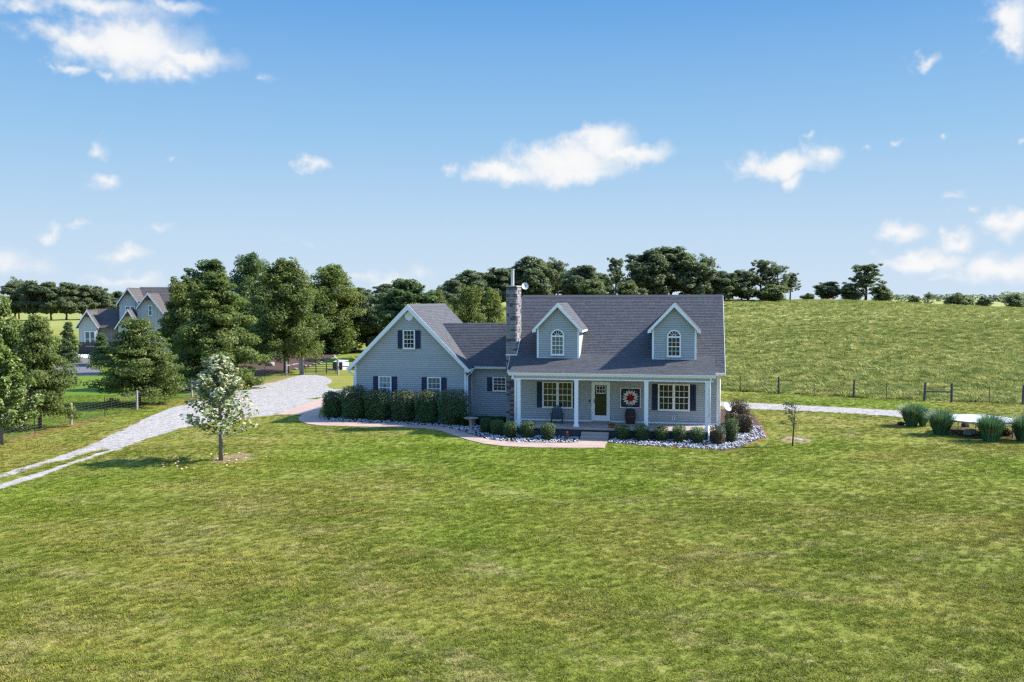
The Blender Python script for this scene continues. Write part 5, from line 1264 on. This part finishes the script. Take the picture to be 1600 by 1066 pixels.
# ------------------------------------------------------------------ yard things
def transformer():
    x, y, _ = atd(533, 566, 96); z = hz(x, y); t = empty('transformer_box', (x, y, z), R(-16), 'pale green and white ground utility box on the grass beyond the gate', 'utility box')
    mb = MB(); mb.box(-.66, -.62, 0, .66, .5, .80); mb.prism([(-.66, -.62, .80), (.66, -.62, .80), (.66, .5, .95), (-.66, .5, .95)], (0, 0, .05)); bevel(fix_normals(mb.build('cabinet', 'box_pale', t)), .02)
    mb = MB(); mb.box(-.62, -.66, .05, -.01, -.622, .74); mb.box(.01, -.66, .05, .62, -.622, .74); mb.build('door', 'box_green', t)
    mb = MB(); mb.box(-.8, -.8, -.1, .8, .65, .02); mb.build('pad', 'concrete', t)
transformer()
x, y, _ = atd(524, 560, 97); t = empty('marker_post', (x, y, hz(x, y)), 0, 'thin marker post with a white top beside the utility box', 'marker post')
mb = MB(); mb.tube([(0, 0, -.1), (0, 0, 1.15)], .03, 6); mb.build('stake', 'post_wood', t); mb = MB(); mb.bar((-.12, 0, 1.28), (.16, 0, 1.10), .09, .09); mb.build('cap', 'white_trim', t)
x, y, _ = atd(556, 561, 98); t = empty('yard_hydrant', (x, y, hz(x, y)), 0, 'yellow orange yard pump with bent arm, half hidden by the garage gutter', 'yard pump')
mb = MB(); mb.tube([(.1, 0, 0), (.12, 0, .45), (.1, 0, .75), (0, 0, .98)], [.09, .08, .075, .06], 8); mb.build('standpipe', 'yellow_paint', t)
mb = MB(); mb.tube([(0, 0, .98), (-.2, 0, 1.08), (-.42, 0, 1.26)], [.05, .045, .03], 8); mb.build('lever', 'yellow_paint', t)
def boulder(u, v, w, label, m='rock_white', seed=0):
    x, y = gp(u, v); r = random.Random(seed); bm = bmesh.new(); bmesh.ops.create_icosphere(bm, subdivisions=2, radius=1)
    for q in bm.verts: k = 1 + r.uniform(-.13, .13); q.co = Vector((q.co.x * w * .5 * k, q.co.y * w * .4 * k, q.co.z * w * .38 * k + w * .22))
    me = bpy.data.meshes.new('boulder'); bm.to_mesh(me); bm.free(); me.materials.append(M[m]); o = bpy.data.objects.new('boulder', me); COL.objects.link(o); o.location = (x, y, GZ)
    tag(o, label, 'boulder', 'pale boulders')
boulder(285, 604, .85, 'pale grey boulder under the biggest oak by the fence', seed=1)
boulder(424, 572, .8, 'tan boulder on the mulch bank beneath the tall oak', 'cast_stone', 2)
for i, (u, v) in enumerate(((492, 571), (484, 572.5), (476, 573), (502, 567), (508, 564), (515, 561), (522, 557.5), (500, 569), (530, 555.5), (470, 575), (462, 578))):
    x, y = gp(u, v); r = random.Random(i); w = r.uniform(.35, .75); bm = bmesh.new(); bmesh.ops.create_icosphere(bm, subdivisions=1, radius=1)
    for q in bm.verts: k = 1 + r.uniform(-.2, .2); q.co = Vector((q.co.x * w * .5 * k, q.co.y * w * .4 * k, q.co.z * w * .25 * k + w * .1))
    me = bpy.data.meshes.new('edging_stone'); bm.to_mesh(me); bm.free(); me.materials.append(M['cast_stone']); o = bpy.data.objects.new('edging_stone', me); COL.objects.link(o); o.location = (x, y, GZ + .02)
    tag(o, 'pale flat stone edging the mulch bank behind the gate', 'stone', 'edging stones of the mulch bank')
def trampoline():
    x, y = gp(1541, 684); y += 1.4; t = empty('trampoline', (x, y, GZ), 0, 'round trampoline with a pale mat behind the ornamental grasses at the right', 'trampoline'); r = 1.85; h = .80
    def ring(R0, z, w, m, name):
        mb = MB(); n = 40
        for k in range(n):
            a, b = 2 * PI * k / n, 2 * PI * (k + 1) / n; mb.bar((R0 * math.cos(a), R0 * math.sin(a), z), (R0 * math.cos(b), R0 * math.sin(b), z), w, w)
        mb.build(name, m, t)
    ring(r, h, .05, 'steel_post', 'frame')
    mb = MB(); n = 40
    for k in range(n):
        a, b = 2 * PI * k / n, 2 * PI * (k + 1) / n; ri, ro = r * .86, r * .98
        mb.prism([(ri * math.cos(a), ri * math.sin(a), h + .03), (ro * math.cos(a), ro * math.sin(a), h + .03), (ro * math.cos(b), ro * math.sin(b), h + .03), (ri * math.cos(b), ri * math.sin(b), h + .03)], (0, 0, .03))
    fix_normals(mb.build('edge_pad', 'pad_pale', t))
    mb = MB(); mb.poly([(r * .86 * math.cos(2 * PI * k / n), r * .86 * math.sin(2 * PI * k / n), h + .035) for k in range(n)]); mb.build('mat', 'mat_white', t)
    for k in range(4):
        a = PI / 4 + k * PI / 2 + .2; c = Vector((math.cos(a), math.sin(a), 0)) * r; s = Vector((-math.sin(a), math.cos(a), 0)) * .45
        mb = MB(); mb.tube([c + s + Vector((0, 0, h)), c + s + Vector((0, 0, .03)), c - s + Vector((0, 0, .03)), c - s + Vector((0, 0, h))], .022, 6); mb.build('leg', 'steel_post', t)
trampoline()
for i, (u, v, lab) in enumerate(((1511, 679.5, 'left of two round pale stones tipped on the dark plot under the trampoline'), (1519.5, 678.5, 'right of two round pale stones tipped on the dark plot under the trampoline'))):
    x, y = gp(u, v); mb = MB(); mb.lathe([(.02, 0), (.19, 0), (.21, .03), (.20, .075), (.02, .085)], 14); o = mb.build('round_stone', 'rock_white'); o.location = (x, y, GZ + .1); o.rotation_euler = (R(55), R(20 if i else -15), 0); tag(o, lab, 'stone', 'round pale stones')
x, y = gp(1517, 675.5); boulder(1518, 675.5, .36, 'small pale rock lying behind the two round stones', seed=4)
boulder(1508, 667.5, .45, 'dark reddish rock beneath the trampoline edge', 'mulch', 5)
for u, v, lab in ((1572, 681, 'low reddish plant between the two right grass clumps'), (1408, 664, 'tiny reddish plant left of the split grass clump')):
    x, y = gp(u, v); shrub('low_plant', lab, x, y, .8 if u > 1500 else .45, .4 if u > 1500 else .16, None, int(u), 500, .08, 'leaf_russet', 'leaf_hedge_tip', .1, cat='plant')
mb = MB(); mb.lathe([(.02, 0), (.16, 0), (.15, .04), (.02, .05)], 12); o = mb.build('drain_cover', 'box_pale'); x, y = gp(1249, 687.5); o.location = (x, y, GZ + .004); tag(o, 'small pale round cover lying on the lawn by the thin young tree', 'cover')

# ------------------------------------------------------------------ neighbouring house, far left
def neighbour():
    D0 = 125.; ox, oy, _ = atd(200, 540, D0); oz = hz(ox, oy); k = D0 / F
    t = empty('neighbour_house', (ox, oy, oz), YAW + .14, 'two storey grey house with brown roofs and several gables among trees at left', 'house')
    X = lambda u: (u - 200) * k; Z = lambda v: (463 - v) * k + CAM[2] - oz
    def gable(u0, up, u1, ve, vp, y, wl, wr, vb, depth, m='n_siding', ov=.5, ve2=None, brick=None):
        ve2 = ve2 or ve
        pk = (X(up), Z(vp)); sl = (pk[1] - Z(ve)) / (pk[0] - X(u0)); sr = (pk[1] - Z(ve2)) / (X(u1) - pk[0])
        zl, zr = pk[1] - sl * (pk[0] - X(wl)) - .1, pk[1] - sr * (X(wr) - pk[0]) - .1
        P = [(X(wl), Z(vb)), (X(wr), Z(vb)), (X(wr), zr), (pk[0], pk[1] - .12), (X(wl), zl)]
        mb = MB(); mb.prism([(a, y, b) for a, b in P], (0, depth, 0)); w = fix_normals(mb.build('wall', m, t))
        sb = MB(); x = X(wl); n = int((X(wr) - X(wl)) / .4)
        for i in range(n + 1):                       # battens
            xx = X(wl) + (X(wr) - X(wl)) * i / n; zt = min(pk[1] - .15 - (sl * (pk[0] - xx) if xx < pk[0] else sr * (xx - pk[0])), 99); sb.box(xx - .03, y - .03, Z(vb), xx + .03, y - .001, zt - .05)
        sb.build('battens', m, w, kind='stuff')
        for s, uu, vv in ((-1, u0, ve), (1, u1, ve2)):
            q = [(X(uu), y - ov, Z(vv)), (X(uu), y + depth, Z(vv)), (pk[0], y + depth, pk[1]), (pk[0], y - ov, pk[1])]
            if s < 0: q = [q[1], q[0], q[3], q[2]]
            ro = fix_normals(slab(*q, th=.14).build('roof', 'n_roof', t)); mb = MB(); shingles(mb, *q, ex=.3, tab=.6, th=.02, seed=s + 5); mb.build('shingles', 'n_roof', ro, kind='stuff')
            mb = MB(); mb.prism([(X(uu), y - ov - .03, Z(vv)), (pk[0], y - ov - .03, pk[1] + .02), (pk[0], y - ov - .03, pk[1] - .27), (X(uu), y - ov - .03, Z(vv) - .22)], (0, .03, 0)); fix_normals(mb.build('rake_board', 'white_trim', t))
        hh = .75; mb = MB(); mb.prism([(pk[0] - hh / sl * .9, y - ov + .01, pk[1] - hh - .25), (pk[0] + hh / sr * .9, y - ov + .01, pk[1] - hh - .25), (pk[0], y - ov + .01, pk[1] - .28)], (0, .06, 0)); fix_normals(mb.build('gable_timber', 'n_wood', t))
        if brick: mb = MB(); mb.box(X(wl) - .08, y - .1, -.1, X(wr) + .08, y + .05, Z(brick)); mb.build('brick_base', 'n_brick', w)
        return w
    def win(u0, u1, v0, v1, y, units):
        mb = MB(); x0, x1, z0, z1 = X(u0), X(u1), Z(v1), Z(v0); f = .1
        for a in ((x0, z0, x0 + f, z1), (x1 - f, z0, x1, z1), (x0 + f, z1 - f, x1 - f, z1), (x0 + f, z0, x1 - f, z0 + f)): mb.box(a[0], y - .1, a[1], a[2], y - .001, a[3])
        for i in range(1, units): xm = x0 + (x1 - x0) * i / units; mb.box(xm - .06, y - .1, z0 + f, xm + .06, y - .001, z1 - f)
        zm = (z0 + z1) / 2; mb.box(x0 + f, y - .08, zm - .03, x1 - f, y - .002, zm + .03)
        w = mb.build('window', 'white_trim', t); mb = MB(); mb.box(x0 + f, y - .05, z0 + f, x1 - f, y - .031, z1 - f); mb.build('pane', 'glass_grey', w)
    gable(123.8, 141.5, 158.5, 506.6, 478.8, 0, 128.3, 154, 547, 5, brick=529); win(136.5, 152, 512, 536, 0, 2)
    gable(180, 197.6, 215.5, 471, 444, 1.5, 184, 212, 547, 9); win(192.5, 207.5, 473, 494, 1.5, 2)
    gable(212, 229.5, 268, 476, 452.5, .8, 213, 262, 547, 9, ve2=504.5, ov=.5); win(229, 235.5, 471.5, 488.5, .8, 1)
    gable(186, 205.5, 222, 506.8, 477.5, -1.2, 190, 219, 547, 4, brick=529)
    # wing between, main roof
    mb = MB(); mb.box(X(150), 1.0, -.2, X(190), 5, Z(507.5)); w = mb.build('wall', 'n_board', t)
    mb = MB()
    for i in range(10): xx = X(158) + i * .35; mb.box(xx - .035, .95, 0, xx + .035, .999, Z(508))
    mb.build('battens', 'n_board', w, kind='stuff'); mb = MB(); mb.box(X(154), .85, -.1, X(190), 1.05, Z(529.5)); mb.build('brick_base', 'n_brick', w)
    q = [(X(141), .3, Z(506.8)), (X(190), .3, Z(506.8)), (X(190), 4.2, Z(477.6)), (X(141), 4.2, Z(477.6))]
    ro = fix_normals(slab(*q).build('roof', 'n_roof', t)); mb = MB(); shingles(mb, *q, ex=.3, tab=.6, th=.02); mb.build('shingles', 'n_roof', ro, kind='stuff')
    q = [(X(197), 2.0, Z(505)), (X(340), 2.0, Z(505)), (X(340), 7.5, Z(442.3)), (X(197.6), 7.5, Z(442.3))]
    ro = fix_normals(slab(*q).build('roof', 'n_roof', t)); mb = MB(); shingles(mb, *q, ex=.3, tab=.6, th=.02); mb.build('shingles', 'n_roof', ro, kind='stuff')
    q = [(X(340), 13, Z(505)), (X(197.6), 13, Z(505)), (X(197.6), 7.5, Z(442.3)), (X(340), 7.5, Z(442.3))]
    fix_normals(slab(*q).build('roof', 'n_roof', t))
    mb = MB(); mb.box(X(212), 2.4, -.2, X(336), 12.4, Z(507)); w = mb.build('wall', 'n_siding', t)
neighbour()

# ------------------------------------------------------------------ grass: tufts set out over the lawn and the pasture
def tuft(name, n, spread, h, lean, w, seed, m):
    V, Fq = blades(n, spread, h, lean, w, np.random.default_rng(seed), .3)
    return np_mesh(name, V, Fq, m, link=False)
def scatter(name, P, rot, scl, idx, tufts):
    me = bpy.data.meshes.new(name); me.vertices.add(len(P)); me.vertices.foreach_set('co', np.asarray(P, np.float32).ravel())
    for nm, tp, a in (('rot', 'FLOAT_VECTOR', rot), ('scl', 'FLOAT_VECTOR', scl), ('idx', 'INT', idx)):
        at = me.attributes.new(nm, tp, 'POINT'); at.data.foreach_set('vector' if tp == 'FLOAT_VECTOR' else 'value', np.asarray(a, np.float32 if tp != 'INT' else np.int32).ravel())
    o = bpy.data.objects.new(name, me); COL.objects.link(o); o['kind'] = 'stuff'
    lib = bpy.data.collections.new(name + '_tufts')
    for q in tufts: lib.objects.link(q)
    ng = bpy.data.node_groups.new(name, 'GeometryNodeTree'); ng.interface.new_socket('Geometry', in_out='INPUT', socket_type='NodeSocketGeometry'); ng.interface.new_socket('Geometry', in_out='OUTPUT', socket_type='NodeSocketGeometry')
    gi, go = ng.nodes.new('NodeGroupInput'), ng.nodes.new('NodeGroupOutput'); ip = ng.nodes.new('GeometryNodeInstanceOnPoints'); ci = ng.nodes.new('GeometryNodeCollectionInfo')
    ci.inputs[0].default_value = lib; ci.inputs[1].default_value = True; ci.inputs[2].default_value = True
    def na(nm, tp): q = ng.nodes.new('GeometryNodeInputNamedAttribute'); q.data_type = tp; q.inputs[0].default_value = nm; return q.outputs[0]
    ng.links.new(gi.outputs[0], ip.inputs['Points']); ng.links.new(ci.outputs[0], ip.inputs['Instance']); ip.inputs['Pick Instance'].default_value = True
    ng.links.new(na('idx', 'INT'), ip.inputs['Instance Index']); ng.links.new(na('rot', 'FLOAT_VECTOR'), ip.inputs['Rotation']); ng.links.new(na('scl', 'FLOAT_VECTOR'), ip.inputs['Scale'])
    ng.links.new(ip.outputs[0], go.inputs[0]); md = o.modifiers.new('tufts', 'NODES'); md.node_group = ng
    return o
def grass():
    r = np.random.default_rng(77)
    hardP = [APRON, PATH, BED, TRACK2]
    strip = g_((0, 747), (40, 735), (82, 722.5), (105, 718), (140, 707), (160, 703.5), (150, 709), (115, 722), (82, 732), (41, 744), (0, 757))
    def keep(X, Y):
        ok = np.ones(len(X), bool)
        for P in hardP: ok &= ~inside(P, X, Y)
        j = r.normal(size=(2, len(X))) * .13; ok &= ~inside(DRIVE, X + j[0], Y + j[1]); ok &= ~inside(BACKDRIVE, X, Y) & ~inside(MULCH, X, Y)
        ok &= ~((X > -.1) & (X < HW + .1) & (Y > -2.8) & (Y < 9.1)) & ~((X > GX0 - .05) & (X < .1) & (Y > GF - .05) & (Y < GYB))
        return ok
    tl = [tuft('lawn_tuft', 22, .105, .048, 1.25, .011, s, 'blade_lawn') for s in range(5)]
    Ps = []
    for d0, d1, den in ((13, 24, 88), (24, 34, 72), (34, 46, 50), (46, 70, 27)):
        w1 = d1 * .66 + 5; n = int((d1 - d0) * 2 * w1 * den); D, Sx = r.uniform(d0, d1, n), r.uniform(-w1, w1, n); k = np.abs(Sx) < D * .66 + 5; D, Sx = D[k], Sx[k]
        X = CAM[0] + D * _fwd[0] + Sx * _right[0]; Y = CAM[1] + D * _fwd[1] + Sx * _right[1]
        field = ((X - P0R[0]) * NR[0] + (Y - P0R[1]) * NR[1] > .1) & (X > -16)
        ok = keep(X, Y) & ~field
        for u, v, q in ((366, 715.5, .9), (1245, 687, .7)): cx, cy = gp(u, v); ok &= ~(((X - cx) ** 2 + ((Y - cy) * .7) ** 2 < q * q) & (r.random(len(X)) < .8))
        Ps.append(np.stack([X, Y, H(X, Y)], 1)[ok])
    P = np.concatenate(Ps); n = len(P)
    # patchy height: taller where the lawn is lush
    q = np.sin(P[:, 0] * .7 + 1.3 * np.sin(P[:, 1] * .45)) * np.sin(P[:, 1] * .9 + np.sin(P[:, 0] * .5)); s = r.uniform(.7, 1.2, n) * (1 + .22 * q)
    scatter('lawn_grass', P, np.stack([r.uniform(-.12, .12, n), r.uniform(-.12, .12, n), r.uniform(0, 6.28, n)], 1), np.stack([s, s, s * r.uniform(.7, 1.15, n)], 1), r.integers(0, 5, n), tl)
    tf = [tuft('field_tuft', 30, .22, .22, 1.2, .026, 20 + s, 'blade_field') for s in range(4)]
    Ps = []
    for d0, d1, den in ((58, 90, 9), (90, 135, 5.5), (135, 200, 2.6)):
        w1 = d1 * .62; n = int((d1 - d0) * w1 * 1.25 * den); D, Sx = r.uniform(d0, d1, n), r.uniform(-w1 * .25, w1, n); k = Sx < D * .62; D, Sx = D[k], Sx[k]
        X = CAM[0] + D * _fwd[0] + Sx * _right[0]; Y = CAM[1] + D * _fwd[1] + Sx * _right[1]
        ds = (X - P0R[0]) * NR[0] + (Y - P0R[1]) * NR[1]
        ok = (ds > .1) & (X > -14); Ps.append(np.stack([X, Y, H(X, Y)], 1)[ok])
    P = np.concatenate(Ps); n = len(P); s = r.uniform(.55, 1.35, n) * np.where(r.random(n) < .06, 1.9, 1)
    scatter('pasture_grass', P, np.stack([r.uniform(-.1, .1, n), r.uniform(-.1, .1, n), r.uniform(0, 6.28, n)], 1), np.stack([s * 1.1, s * 1.1, s], 1), r.integers(0, 4, n), tf)
grass()
def litter():
    r = np.random.default_rng(4); x, y = gp(345, 719.5); n = 130
    a = r.uniform(0, 6.28, n); q = 2.6 * np.sqrt(r.random(n)); P = np.stack([x - .3 + np.cos(a) * q, y + np.sin(a) * q, np.full(n, GZ + .06)], 1)
    leaves(P, r.normal(size=(n, 3)) * .4 + (0, 0, 1), .12, .08, ['quilt_tan', 'red_dirt'], r.integers(0, 2, n), 'fallen_leaves', None, r, kind='stuff')
litter()
